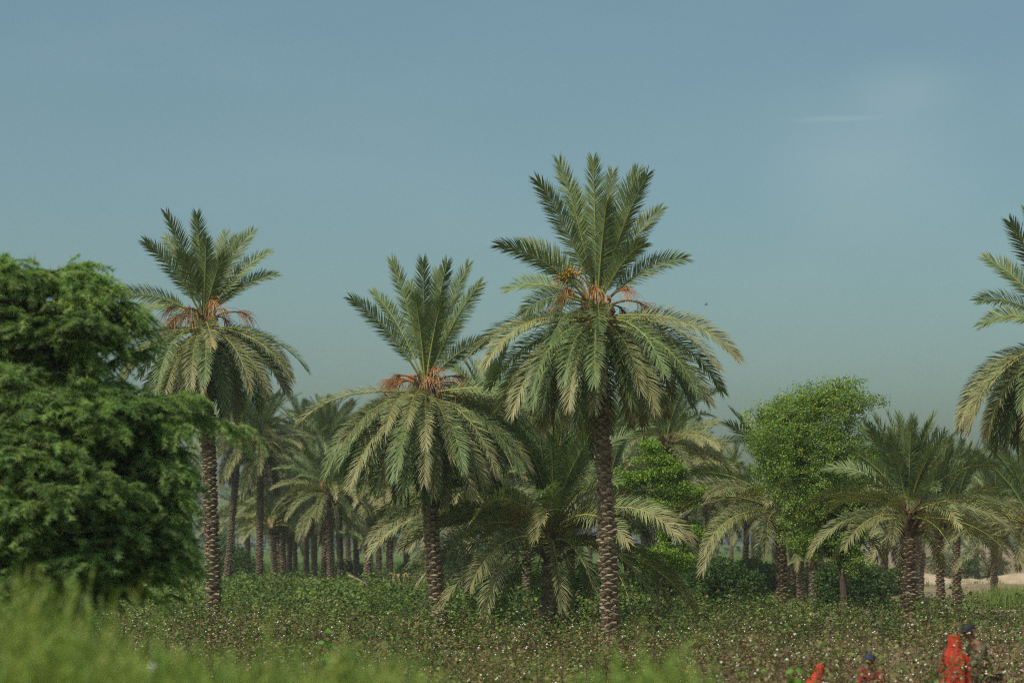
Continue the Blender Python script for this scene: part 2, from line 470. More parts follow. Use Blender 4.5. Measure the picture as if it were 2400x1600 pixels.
def build_trunk(root, H, top, r0, r1, boots, rs, dark=0.0, curve=0.0):
    """core with bands of cut leaf bases; boots = 'parts' or 'merged'"""
    n = 26
    t = np.linspace(0, 1, n)
    top = np.array(top, float)
    axis = top[None] * t[:, None]
    axis[:, 0] += curve * np.sin(t * math.pi)
    rad = r0 + (r1 - r0) * t + 0.05 * np.exp(-t * 14) + 0.012 * rs.standard_normal(n)
    V, F = tube(axis, rad * 0.93, 14)
    mb = MB().add(V, F)
    B, T3 = boot_arrays()
    ncol = 8
    dz = 0.165
    rows = int(H / dz)
    Vb, front = [], []
    for r in range(rows):
        for c in range(ncol):
            zc = (r + 0.5 * (c % 2) + rs.uniform(-0.1, 0.1)) * dz + 0.1
            if zc > H - 0.1 or rs.random() < 0.035: continue
            tt = zc / H
            a = 2 * math.pi * c / ncol + 0.06 * r + rs.normal(0, 0.06)
            rr = np.interp(tt, t, rad) * 0.95
            ctr = np.array([np.interp(tt, t, axis[:, 0]), np.interp(tt, t, axis[:, 1]), np.interp(tt, t, axis[:, 2])])
            sc_ = rs.uniform(0.74, 1.2) * (rr / 0.185)
            outw = np.array([math.cos(a), math.sin(a), 0])
            loc = ctr + outw * rr
            rz = a - math.pi / 2
            if boots == 'parts' and outw[1] < 0.12:
                front.append((loc, rz, sc_, rs.uniform(-0.28, 0.28)))
            else:
                c_, s_ = math.cos(rz), math.sin(rz)
                W = B * sc_
                Vb.append(np.stack([W[:, 0] * c_ - W[:, 1] * s_, W[:, 0] * s_ + W[:, 1] * c_, W[:, 2]], -1) + loc)
    if boots != 'parts' and Vb:
        Vb_ = np.concatenate(Vb); nb = len(Vb)
        Tf = (np.arange(nb)[:, None, None] * len(B) + T3[None]).reshape(-1, 3)
        mb.add(Vb_, Tf, mat=1)
    trunk = link('trunk', mb.mesh('trunk', [M_BARK, M_BOOT], False), root)
    if boots == 'parts':
        nb = len(Vb)
        if nb:
            Tf = (np.arange(nb)[:, None, None] * len(B) + T3[None]).reshape(-1, 3)
            o = link('leaf_base_cover', MB().add(np.concatenate(Vb), Tf).mesh('leaf_base_cover', [M_BOOT]), trunk)
            o['kind'] = 'stuff'
        for loc, rz, sc_, tw in front[:300]:
            o = link('leaf_base', BOOT_MESH[rs.integers(4)], trunk, loc)
            o.rotation_euler = (0, tw, rz); o.scale = (sc_, sc_, sc_)
    return trunk

def crown_base(root, hub, rs, n=46, size=1.0):
    """fibrous brown heart with stubs of cut fronds all round, just under the crown"""
    mb = MB()
    zz = np.linspace(-0.9, 0.22, 9)
    rad = np.array([0.19, 0.22, 0.26, 0.29, 0.31, 0.31, 0.27, 0.19, 0.06])
    V, F = tube(np.stack([0 * zz, 0 * zz, zz], -1) * size, rad * size, 12)
    mb.add(V, F, np.array([0.06, 0.04, 0.025]))
    for k in range(n):
        a = k * 2.39996 + rs.normal(0, 0.1); z = -0.8 + 0.95 * (k / n) ** 0.9
        r0 = 0.24 * size
        e = R(np.interp(k / n, [0, 1], [35, 68])) + rs.normal(0, 0.1)
        L = rs.uniform(0.18, 0.42) * size
        p0 = np.array([math.cos(a) * r0, math.sin(a) * r0, z * size]); d = np.array([math.cos(a) * math.cos(e), math.sin(a) * math.cos(e), math.sin(e)])
        V, F = tube(np.stack([p0 - d * 0.06, p0 + d * L * 0.5, p0 + d * L]), np.array([0.07, 0.05, 0.035]) * size, 4)
        c = np.array([0.16, 0.10, 0.055]) * rs.uniform(0.6, 1.5) if rs.random() < 0.8 else np.array([0.23, 0.2, 0.08])
        mb.add(V, F, c)
    o = link('crown_heart', mb.mesh('crown_heart', [M_STUB]), root, hub)
    return o

FRUIT = {}
def fruit_mesh(kind, seed):
    key = (kind, seed)
    if key in FRUIT: return FRUIT[key]
    r2 = np.random.default_rng(300 + seed)
    mb = MB()
    org = np.array([0.43, 0.185, 0.062]); pale = np.array([0.34, 0.24, 0.135])
    L = r2.uniform(0.75, 1.15)
    pts = arc_pts(r2.uniform(40, 62), r2.uniform(-40, -5), L, 1.1, 8, r2.uniform(-0.2, 0.2))
    V, F = tube(pts, np.linspace(0.030, 0.018, 8), 4)
    mb.add(V, F, org * 0.7 if seed % 2 else pale * 0.75)
    tip = pts[-1]; d0 = pts[-1] - pts[-2]; d0 /= np.linalg.norm(d0)
    for k in range(46):
        d = norm(d0 + r2.normal(0, 0.45, 3)); l = r2.uniform(0.28, 0.62)
        st = tip - d0 * r2.uniform(0, 0.28)
        p = bez(st, st + d * l * 0.5, st + d * l * 0.85 + np.array([0, 0, -l * 0.45]), 4)
        V, F = tube(p, np.linspace(0.0062, 0.004, 4), 3, False)
        mb.add(V, F, (org if r2.random() < (0.8 if seed % 3 else 0.25) else pale) * r2.uniform(0.65, 1.2) * np.array([1, r2.uniform(0.85, 1.15), 1]))
        if kind == 'dates':
            for q in range(5):
                c = p[min(3, q % 4)] * 0.5 + p[min(3, (q + 1) % 4)] * 0.5 + r2.normal(0, 0.012, 3)
                V, F = tube(np.array([c + [0, 0, 0.024], c + [0, 0, 0.010], c - [0, 0, 0.010], c - [0, 0, 0.024]]), np.array([0.006, 0.016, 0.016, 0.006]), 5)
                mb.add(V, F, np.array([0.60, 0.34, 0.05]) * r2.uniform(0.75, 1.2))
    FRUIT[key] = mb.mesh('fruit_stalk', [M_FRUIT])
    return FRUIT[key]

GROUP = 'date palms of the grove'
def new_palm(label, bx, hx, hy, d):
    """root on the ground below photo column bx, crown hub at photo point (hx, hy), both at distance d"""
    hubw = np.array(P(hx, hy, d))
    base = np.array([GX(bx, d, 0.0), d, float(ground_z(0, d))])
    root = thing('date_palm', label, 'palm tree', base, GROUP)
    return root, hubw - base, FPX / d * 1.0

TRUNKS = []
def hero_palm(label, bx, hx, hy, d, ups, skirt, seed, r0=0.225, r1=0.20, fruit=8, dead=5, curve=0.0, upk=1.0, boots='parts'):
    rs = np.random.default_rng(seed)
    root, hub, s = new_palm(label, bx, hx, hy, d)
    TRUNKS.append((root.location.x, d))
    H = hub[2] - 0.75
    build_trunk(root, H, hub * (H / hub[2]), r0, r1, boots, rs, curve=curve)
    crown_base(root, hub, rs)
    def fr(tip, ctrl, tone, **kw):
        pts = bez((0, 0, 0), ctrl, tip, 18)
        k = np.linalg.norm(np.asarray(tip)) / 3.5
        o = link('frond', frond_mesh('frond', pts, rs, tone, **kw), root, hub)
        return o
    # upright tuft: tips read off the photograph as a direction, length from the usual frond
    for (px, py, *rest) in ups:
        dx, dz = (px - hx) / s, (hy - py) / s
        L = rest[1] if len(rest) > 1 else 3.7
        rem = math.sqrt(max(0.05, L * L - dx * dx - dz * dz))
        dy = (rest[0] if rest else rs.choice([-1, 1])) * min(rem, 1.15)
        tip = np.array([dx, dy, dz]); tip *= 1 - 0.2 / np.linalg.norm(tip)
        el = math.atan2(dz, math.hypot(dx, dy))
        k = np.clip(1 - el / (math.pi / 2), 0, 1)
        ctrl = np.array([dx * (0.36 + 0.16 * k), dy * (0.36 + 0.16 * k), dz * 0.5 + 0.18 + 0.55 * k])
        Lc = np.linalg.norm(tip)
        fr(tip, ctrl, 'green', pairs=int(34 + Lc * 24), lmax=0.42 + 0.06 * Lc / 3.5, wid=0.025, roll=rs.normal(0, 0.15) + face_roll(tip, ctrl, rs.uniform(0.55, 0.95), 1.15), droop=0.03 + 0.10 * k, bare=0.26, ragged=0.06)
    # drooping skirt
    n, Ls, e0, e1 = skirt
    for i in range(n):
        a = i * 2.39996 + rs.normal(0, 0.12)
        f = i / n
        L = Ls * rs.uniform(0.90, 1.06) * (1 - 0.3 * f ** 1.5)
        e = R(np.clip(e0 + (e1 - e0) * f + rs.normal(0, 6), -86, 15))
        cs, sn = math.cos(a), math.sin(a)
        side = rs.normal(0, 0.2)
        tip = np.array([cs * L * math.cos(e) - sn * side, sn * L * math.cos(e) + cs * side, L * math.sin(e)])
        lift = (0.25 + 0.6 * math.cos(e)) * rs.uniform(0.7, 1.15)
        oc = 0.25 + 0.42 * math.cos(e); ctrl = tip * 0.5 + np.array([cs * oc, sn * oc, lift])
        o = fr(tip, ctrl, 'green' if rs.random() < 0.4 else 'old', pairs=108, lmax=0.47, wid=0.027, roll=rs.normal(0, 0.2) + face_roll(tip, ctrl, rs.uniform(0.1, 0.7), 0.8), droop=0.10 + 0.25 * f, ragged=0.08 + 0.3 * f, bare=0.2)
        o.location = hub + np.array([0, 0, -0.18 - 0.25 * f])
    for i in range(dead):
        a = rs.uniform(0, 6.28); rad = rs.uniform(0.35, 1.4); zt = -rs.uniform(2.0, 3.0)
        tip = np.array([math.cos(a) * rad, math.sin(a) * rad, zt]); ctrl = np.array([math.cos(a) * rad * 1.15, math.sin(a) * rad * 1.15, -0.35])
        o = fr(tip, ctrl, 'dead' if i % 3 else 'dry', pairs=54, lmax=0.36, wid=0.026, droop=0.8, ragged=0.7, bare=0.22)
        o.location = hub + np.array([0, 0, -0.45]); o['label'] = 'withered brown frond hanging down'
    a0 = rs.uniform(0, 6)
    for i in range(fruit):
        a = a0 + i * 2 * math.pi / max(1, fruit) + rs.normal(0, 0.2)
        o = link('fruit_stalk', fruit_mesh('bare', int(rs.integers(8))), root, hub + np.array([math.cos(a) * 0.12, math.sin(a) * 0.12, -0.02]))
        o.rotation_euler = (0, rs.uniform(-0.1, 0.35), a); sz = rs.uniform(0.85, 1.25); o.scale = (sz, sz, sz)
        o['label'] = 'orange stalk of a harvested date bunch'
    return root, hub

def grove_palm(label, bx, hx, hy, d, seed, crown='full', size=1.0, n=50, fruit=0, r0=0.175, boots='merged', r1=None, dead=3):
    rs = np.random.default_rng(1000 + seed)
    root, hub, s = new_palm(label, bx, hx, hy, d)
    TRUNKS.append((root.location.x, d))
    H = max(0.6, hub[2] - 0.7 * size)
    build_trunk(root, H, hub * (H / hub[2]), r0, r1 or r0 * 0.92, boots, rs)
    crown_base(root, hub, rs, n=34, size=min(1.1, size))
    mixes = {
        'full': [('erect', .14), ('high', .16), ('mid', .16), ('side', .18), ('arch', .18), ('low', .12), ('hang', .06)],
        'droop': [('erect', .10), ('high', .09), ('mid', .07), ('side', .10), ('arch', .22), ('low', .24), ('hang', .18)],
        'vase': [('erect', .30), ('high', .20), ('mid', .03), ('side', .06), ('arch', .22), ('low', .19)],
        'fan': [('erect', .19), ('high', .13), ('mid', .04), ('side', .10), ('arch', .29), ('low', .25)],
        'young': [('erect', .22), ('high', .24), ('mid', .22), ('side', .18), ('arch', .14)],
        'spread': [('erect', .20), ('high', .16), ('mid', .09), ('side', .11), ('arch', .22), ('low', .22)]}[crown]
    seq = []
    for c, f in mixes:
        seq += [c] * max(1, int(round(f * n)))
    for i, c in enumerate(seq):
        a = i * 2.39996 + rs.normal(0, 0.15)
        o = link('frond', lib(c, rs), root, hub + np.array([0, 0, -0.35 * size * i / len(seq)]))
        o.rotation_euler = (rs.normal(0, 0.07), rs.normal(0, 0.08), a)
        k = size * rs.uniform(0.88, 1.08) * (0.9 if c in ('erect', 'high') else 1.0); o.scale = (k, k, k)
    for i in range(dead if crown == 'droop' or crown == 'full' else 0):
        o = link('frond', lib('dead', rs), root, hub + np.array([0, 0, -0.5 * size]))
        o.rotation_euler = (0, 0, rs.uniform(0, 6.28)); o.scale = (size,) * 3
        o['label'] = 'withered brown frond hanging down'
    for i in range(fruit):
        a = i * 2 * math.pi / fruit + rs.uniform(-0.4, 0.4)
        o = link('fruit_stalk', fruit_mesh('bare', int(rs.integers(8))), root, hub + np.array([0, 0, 0.0]))
        o.rotation_euler = (0, rs.uniform(0, 0.3), a); o.scale = (size * 1.1,) * 3
        o['label'] = 'orange stalk of a harvested date bunch'
    return root, hub

# ---- the three tall palms in the field, and the one cut by the right edge
dA, dB, dC, dE = 58.3, 55.6, 46.7, 48.0
hero_palm('tall date palm on the left, behind the feathery tree, orange stalks under its tuft', 505, 478, 752, dA,
          [(397, 499), (365, 530, 1), (345, 567, -1), (471, 501, -1), (443, 525, 1), (516, 517, 1), (582, 513, 1), (544, 528), (625, 566, 1), (645, 622, 1),
           (266, 700, -1, 3.0), (277, 722, 1, 3.0), (430, 590, -1), (495, 560, -1), (540, 600, -1), (520, 640, 1), (560, 650, 1, 2.6)],
          (58, 3.25, -26, -78), 11, fruit=12, dead=7, r0=0.185, r1=0.17)
hero_palm('middle tall date palm, lowest of the three, with dark shaded trunk', 1040, 998, 908, dB,
          [(914, 596, -1), (862, 660, 1), (819, 698, -1), (992, 603, -1), (1022, 609, 1), (1051, 605, -1), (1101, 603, 1), (1134, 663, -1), (1157, 802, -1, 2.6),
           (955, 640, 1), (975, 690, -1), (1040, 700, -1, 2.9), (1070, 730, 1)],
          (66, 3.7, -14, -76), 23, fruit=12, dead=7, r0=0.195, r1=0.18, curve=-0.12)
rootC, hubC = hero_palm('tallest date palm in the centre right with pale scaly trunk and yellow dates', 1436, 1400, 728, dC,
          [(1305, 358, -1), (1389, 363, -1), (1443, 369, 1), (1502, 373, 1), (1517, 409, -1), (1566, 454, 1), (1251, 423, -1), (1215, 537, 1), (1157, 579, -1),
           (1632, 579, 1), (1170, 658, 1, 2.8), (1208, 748, -1, 2.4), (1512, 572, -1, 2.6), (1475, 480, 1), (1346, 402, 1), (1420, 470, -1), (1360, 500, 1),
           (1450, 560, 1)],
          (60, 3.35, -16, -74), 31, fruit=10, dead=6, r0=0.185, r1=0.16)
for k, (ox, oz, rz) in enumerate([(-0.25, 0.25, 2.8), (-0.2, 0.3, 3.2)]):
    o = link('date_bunch', fruit_mesh('dates', 20 + k), rootC, hubC + np.array([ox, -0.25, oz]))
    o.rotation_euler = (0, -0.5, rz); o.scale = (0.75, 0.75, 0.75); o['label'] = 'bunch of yellow dates among the upright fronds'
hero_palm('tall date palm cut off by the right edge of the picture', 2500, 2482, 785, dE,
          [(2340, 520, -1), (2330, 575, 1), (2258, 708, -1, 2.6), (2440, 455, 1), (2480, 440, -1), (2520, 450, 1), (2570, 490, 1), (2610, 570, -1), (2490, 500, 1), (2660, 650, 1), (2310, 745, 1, 2.4)],
          (54, 3.3, -30, -76), 47, fruit=0, dead=5, boots='merged')

# ---- palms of middle distance
grove_palm('low wide date palm between the two tall trunks, fronds sweeping to the cotton', 1283, 1292, 1238, 57.0, 1, 'fan', 1.25, 84, 3, 0.2, 'parts')
grove_palm('tall date palm peeking out between the middle and tallest palms', 1170, 1142, 990, 78.0, 2, 'droop', 1.05, 56, 3)
grove_palm('date palm with a bare orange bunch, half hidden behind the middle palm', 1100, 1088, 1180, 72.0, 3, 'fan', 1.1, 64, 5)
grove_palm('drooping date palm right of the tallest trunk, above the bright green tree', 1562, 1560, 1035, 90.0, 4, 'droop', 1.08, 56, 2)
grove_palm('dim date palm just right of the tallest palm, behind its trunk', 1475, 1470, 1060, 104.0, 5, 'full', 1.08, 50, 1)
grove_palm('date palm left of the round tree, dark thin trunk, long sweeping fronds', 1838, 1826, 1178, 66.0, 6, 'fan', 1.15, 58, 0, 0.165, 'parts')
grove_palm('stout date palm right of the round tree with bristly brown trunk', 2128, 2130, 1192, 57.0, 7, 'vase', 0.92, 62, 0, 0.205, 'parts')
grove_palm('date palm with dark slender trunk just right of the stout palm', 2206, 2200, 1205, 74.0, 8, 'vase', 0.96, 48, 1, 0.16)
grove_palm('date palm with speckled trunk, second right of the stout palm', 2244, 2240, 1188, 80.0, 9, 'vase', 0.98, 48, 1, 0.16)
grove_palm('pale trunked date palm directly behind the stout palm', 2152, 2160, 1225, 96.0, 10, 'spread', 0.9, 36, 0, 0.21)
grove_palm('leafy date palm low at the right edge beneath the cut off palm', 2420, 2418, 1215, 70.0, 11, 'vase', 1.1, 54, 2)
grove_palm('date palm with pale thin trunk, left of two under the round tree', 1858, 1855, 1200, 104.0, 12, 'droop', 0.85, 30, 0, 0.17)
grove_palm('date palm with speckled pale trunk, right of two under the round tree', 1877, 1876, 1215, 100.0, 13, 'full', 0.85, 30, 0, 0.18)
grove_palm('short brown trunked young palm under the round tree', 1909, 1906, 1315, 92.0, 14, 'young', 0.55, 22, 0, 0.20)
# ---- left hand grove
grove_palm('leaning date palm just right of the tall left palm, orange under its crown', 528, 562, 1015, 112.0, 15, 'droop', 1.0, 52, 5)
grove_palm('straight date palm second right of the tall left palm', 607, 612, 1035, 112.0, 16, 'droop', 1.05, 52, 3)
grove_palm('shorter date palm with orange stalks and pale left fronds', 645, 638, 1222, 122.0, 17, 'spread', 0.95, 34, 4, 0.19)
grove_palm('dark trunked date palm, left of the close pair in the left grove', 664, 662, 1160, 124.0, 18, 'droop', 1.0, 36, 1, 0.17)
grove_palm('date palm with speckled trunk, right of the close pair in the left grove', 676, 684, 1080, 126.0, 19, 'full', 1.05, 48, 2, 0.17)
grove_palm('thin date palm leaning slightly left, between the close pair and the row', 694, 688, 1200, 128.0, 20, 'spread', 0.9, 30, 1, 0.15)
grove_palm('date palm first of the row of three trunks in the left grove', 737, 735, 1135, 116.0, 21, 'droop', 1.0, 50, 4)
grove_palm('date palm second of the row of three trunks in the left grove', 759, 765, 1040, 120.0, 22, 'full', 1.05, 50, 2)
grove_palm('date palm with the palest trunk, standing forward at the end of the row of three', 776, 772, 1150, 104.0, 23, 'droop', 0.95, 50, 3)
grove_palm('date palm with tan hanging fronds behind the palest trunk', 797, 795, 1175, 122.0, 24, 'droop', 0.95, 34, 1, 0.17)
grove_palm('young dark bushy palm low in the shade left of the middle palm', 862, 862, 1272, 112.0, 25, 'young', 0.72, 30, 0, 0.20)
grove_palm('date palm whose trunk shows alone left of the middle palm', 914, 912, 1120, 112.0, 26, 'droop', 1.0, 48, 1)
grove_palm('far tall date palm filling the gap left of the middle palm', 720, 706, 1030, 150.0, 27, 'full', 1.15, 36, 1)
grove_palm('far date palm topping the left grove beside the middle palm', 800, 790, 1020, 156.0, 28, 'full', 1.15, 36, 1)
grove_palm('far date palm seen between the feathery tree and the tall left palm', 440, 445, 1165, 140.0, 29, 'full', 0.95, 28, 0)
# ---- small far palms along the back
for k, (px, hy, d, lab) in enumerate([
        (1716, 1125, 165, 'small hazy palm in the gap left of the round tree'),
        (1680, 1180, 150, 'small hazy palm lower left of the round tree'),
        (1762, 1170, 185, 'faint palm just behind the left flank of the round tree'),
        (2290, 1140, 150, 'hazy palm right of the stout palm group'),
        (2345, 1165, 170, 'faint palm near the right edge behind the leafy one'),
        (2040, 1160, 160, 'hazy palm between the round tree and the stout palm'),
        (1385, 1130, 160, 'dim palm directly behind the tallest trunk'),
        (1240, 1130, 150, 'dim palm behind the low wide palm'),
        (990, 1130, 150, 'dim palm behind the middle trunk'),
        (870, 1090, 165, 'dim palm behind the fronds left of the middle trunk'),
        (580, 1190, 190, 'faint low palm behind the leaning palm'),
        (640, 1110, 175, 'dim palm behind the straight palm in the left grove'),
        (1630, 1110, 130, 'dim palm just behind the bright green tree')]):
    grove_palm(lab, px, px + (k % 3) * 5 - 5, hy, d, 60 + k, 'full' if k % 2 else 'spread', 1.05, 34, k % 2, 0.16, dead=2)

for k, (px, hy, d, cr, lab) in enumerate([
        (1022, 1125, 100, 'droop', 'shaded palm close behind the middle palm, right of its trunk'),
        (1064, 1090, 118, 'full', 'second shaded palm behind the right skirt of the middle palm'),
        (1205, 1085, 96, 'droop', 'shaded palm filling the gap between middle and tallest palms, nearer one'),
        (1236, 1165, 88, 'fan', 'low dark palm left behind the low wide palm'),
        (1338, 1120, 92, 'full', 'shaded palm just left of the tallest trunk'),
        (1418, 1160, 86, 'fan', 'low palm fanning out right behind the tallest trunk'),
        (1512, 1075, 108, 'droop', 'dim palm over the left shoulder of the bright green tree'),
        (1606, 1090, 100, 'droop', 'drooping palm close right of the bright green tree'),
        (1655, 1175, 108, 'spread', 'low palm right of the bright green tree at the field edge'),
        (955, 1110, 124, 'full', 'dim palm left behind the middle trunk, second from it'),
        (835, 1085, 122, 'droop', 'drooping palm left of the lone trunk by the middle palm'),
        (1745, 1205, 116, 'spread', 'low dim palm left behind the round tree'),
        (584, 1215, 136, 'spread', 'low sunlit palm between the leaning and straight palms of the left grove'),
        (650, 1170, 142, 'full', 'palm behind the shorter orange stalked one in the left grove'),
        (716, 1195, 146, 'spread', 'low palm seen through the row of three trunks, left gap'),
        (818, 1190, 138, 'spread', 'low palm between the row of three trunks and the young dark palm'),
        (888, 1185, 134, 'full', 'palm just left of the lone trunk by the middle palm, lower crown'),
        (1960, 1190, 112, 'full', 'dim palm behind the lower half of the round tree'),
        (2075, 1175, 100, 'full', 'dim palm left behind the stout palm'),
        (2330, 1190, 104, 'spread', 'low palm between the two trunks and the right edge')]):
    grove_palm(lab, px, px + (k % 3) * 6 - 6, hy, d, 90 + k, cr, 1.05, 46, k % 2, 0.17, dead=3)

# ------------------------------------------------------------------ leafy trees and shrubs
def leaf_faces(ctr, nrm_bias, size, aspect, col, rs, mb, droop=None):
    """one small kite per point"""
    n = len(ctr)
    nm = norm(rs.normal(0, 1, (n, 3)) + nrm_bias)
    d = norm(np.cross(nm, rs.normal(0, 1, (n, 3)))) if droop is None else norm(droop)
    s = np.cross(nm, d); s = norm(s)
    L = (size * rs.uniform(0.6, 1.3, n))[:, None]
    W = L * aspect
    V = np.stack([ctr - d * L * 0.5, ctr + s * W * 0.5, ctr + d * L * 0.5, ctr - s * W * 0.5], 1).reshape(-1, 3)
    F = np.arange(n)[:, None] * 4 + np.array([[0, 1, 2, 3]])
    mb.add(V, F, np.repeat(col, 4, 0))

def crown_points(lobes, n, rs, shell=0.55, clump=0):
    """points through ellipsoid lobes, denser toward their skins"""
    if clump:       # break each lobe into smaller tufts set round its skin
        sub_ = []
        for l in lobes:
            for _ in range(clump):
                u = norm(rs.normal(0, 1, 3)); r = rs.uniform(0.35, 1.02); k = rs.uniform(0.26, 0.46)
                c = np.array(l[:3]) + u * r * np.array(l[3:6])
                m = min(l[3:6])
                sub_.append((*c, m * k * 1.25, m * k * 1.25, m * k * 0.85))
        lobes = sub_
    vol = np.array([l[3] * l[4] * l[5] for l in lobes]) ** 0.75
    pick = rs.choice(len(lobes), n, p=vol / vol.sum())
    L = np.array(lobes)[pick]
    u = norm(rs.normal(0, 1, (n, 3)))
    r = rs.uniform(0, 1, n) ** (1 / 3.0) * (1 - shell) + shell * rs.uniform(0.75, 1.0, n)
    r = np.clip(r, 0, 1.05) * np.where(rs.random(n) < 0.12, rs.uniform(1.0, 1.22, n), 1.0)
    return L[:, :3] + u * r[:, None] * L[:, 3:6], u

def limbs(mb, base, tips, r0, rs, k=5):
    for tp in tips:
        tp = np.asarray(tp, float)
        mid = base * 0.45 + tp * 0.55; mid = np.array([base[0] * 0.6 + tp[0] * 0.4, base[1] * 0.6 + tp[1] * 0.4, mid[2]]) + rs.normal(0, 0.12, 3)
        pts = bez(base, mid, tp, 8) + rs.normal(0, 0.02, (8, 3)) * np.linspace(0, 1, 8)[:, None]
        V, F = tube(pts, np.linspace(r0, r0 * 0.18, 8), 6)
        mb.add(V, F)

def leafy_tree(name, label, cat, px, d, lobes_px, colors, n_clu, per, size, seed, trunk_r=0.12, group=None, flowers=0.0, depth=0.8, aspect=0.5, clu_r=0.16, stems=1, clump=0):
    """lobes_px: (px, py, rx, ry) read in photo pixels at distance d"""
    rs = np.random.default_rng(seed)
    base = np.array([GX(px, d), d, 0.0])
    root = thing(name, label, cat, base, group)
    s = FPX / d
    lobes = []
    for (lx, ly, rx, ry) in lobes_px:
        c = np.array(P(lx, ly, d)) - base
        zc, rz = c[2], ry / s
        if stems > 1:            # a shrub is leafy down to the ground
            zc = rz = (c[2] + ry / s) / 2
        lobes.append((c[0], rs.uniform(-0.25, 0.25) * rx / s, zc, rx / s, rx / s * depth, rz))
    mb = MB()
    H = np.mean([l[2] for l in lobes])
    zt = min(l[2] - l[5] * 0.4 for l in lobes)
    zt = max(zt, 0.25)
    for q in range(stems):
        off = np.array([rs.normal(0, 0.15), rs.normal(0, 0.15), 0]) if stems > 1 else np.zeros(3)
        top = off * 2.0 + np.array([np.mean([l[0] for l in lobes]) * 0.3, 0, zt])
        pts = bez(off + [0, 0, -0.05], (off + top) / 2 + rs.normal(0, 0.08, 3), top, 7)
        V, F = tube(pts, np.linspace(trunk_r, trunk_r * 0.7, 7), 8)
        mb.add(V, F)
        tips = [np.array([l[0] + rs.normal(0, 0.3) * l[3], l[1] + rs.normal(0, 0.3) * l[4], l[2] + rs.uniform(-0.2, 0.5) * l[5]]) for l in lobes for _ in range(2)]
        limbs(mb, top, tips, trunk_r * 0.55, rs)
    link('trunk', mb.mesh('trunk', [M_WOOD], True), root)
    pts, u = crown_points(lobes, n_clu, rs, 0.5, clump)
    ctr = (pts[:, None] + rs.normal(0, clu_r, (n_clu, per, 3)) * np.array([1, 1, 0.6])).reshape(-1, 3)
    colors = np.array(colors)
    pick = colors[rs.integers(len(colors), size=n_clu)]
    col = np.repeat(pick, per, 0) * rs.uniform(0.7, 1.3, (n_clu * per, 1))
    if flowers:
        fl = rs.random(len(col)) < flowers
        col[fl] = np.array([0.42, 0.34, 0.04]) * rs.uniform(0.8, 1.2, (fl.sum(), 1))
    keep = ctr[:, 2] > 0.03
    cb = MB()
    leaf_faces(ctr[keep], np.repeat(u, per, 0)[keep] * 0.5 + np.array([0, 0, 0.6]), size, aspect, col[keep], rs, cb)
    link('crown', cb.mesh('crown', [M_LEAF]), root)
    return root

ACA = [(0.145, 0.24, 0.046), (0.175, 0.275, 0.05), (0.125, 0.21, 0.042), (0.21, 0.30, 0.058)]
leafy_tree('round_tree', 'large round green tree with tiny yellow flowers right of centre', 'tree', 1990, 60.0,
           [(1880, 975, 105, 85), (1990, 960, 85, 72), (1820, 1040, 75, 80), (1940, 1060, 120, 90), (2035, 1060, 50, 70), (1850, 1130, 80, 70), (1960, 1150, 100, 75), (1880, 1215, 65, 60), (1985, 1240, 75, 70), (1925, 925, 70, 40), (1935, 1275, 60, 45), (2040, 1160, 50, 60), (1990, 1310, 62, 36), (1870, 1270, 45, 34)],
           ACA, 6000, 17, 0.072, 201, 0.13, flowers=0.06, clu_r=0.085, aspect=0.45, clump=34)
BRI = [(0.19, 0.30, 0.032), (0.225, 0.335, 0.036), (0.155, 0.255, 0.03), (0.125, 0.21, 0.027)]
leafy_tree('bright_tree', 'small bright green tree just right of the tallest palm trunk', 'tree', 1540, 66.0,
           [(1525, 1070, 40, 38), (1565, 1115, 52, 40), (1500, 1135, 40, 40), (1550, 1180, 60, 36), (1620, 1165, 36, 40), (1462, 1125, 24, 28), (1590, 1235, 60, 36), (1500, 1225, 50, 40), (1555, 1300, 75, 40), (1640, 1260, 30, 40), (1470, 1185, 30, 30)],
           BRI, 2600, 14, 0.09, 202, 0.07, clu_r=0.10, aspect=0.45, clump=14)
SHR = [(0.045, 0.085, 0.018), (0.06, 0.11, 0.02), (0.035, 0.07, 0.017), (0.08, 0.13, 0.022)]
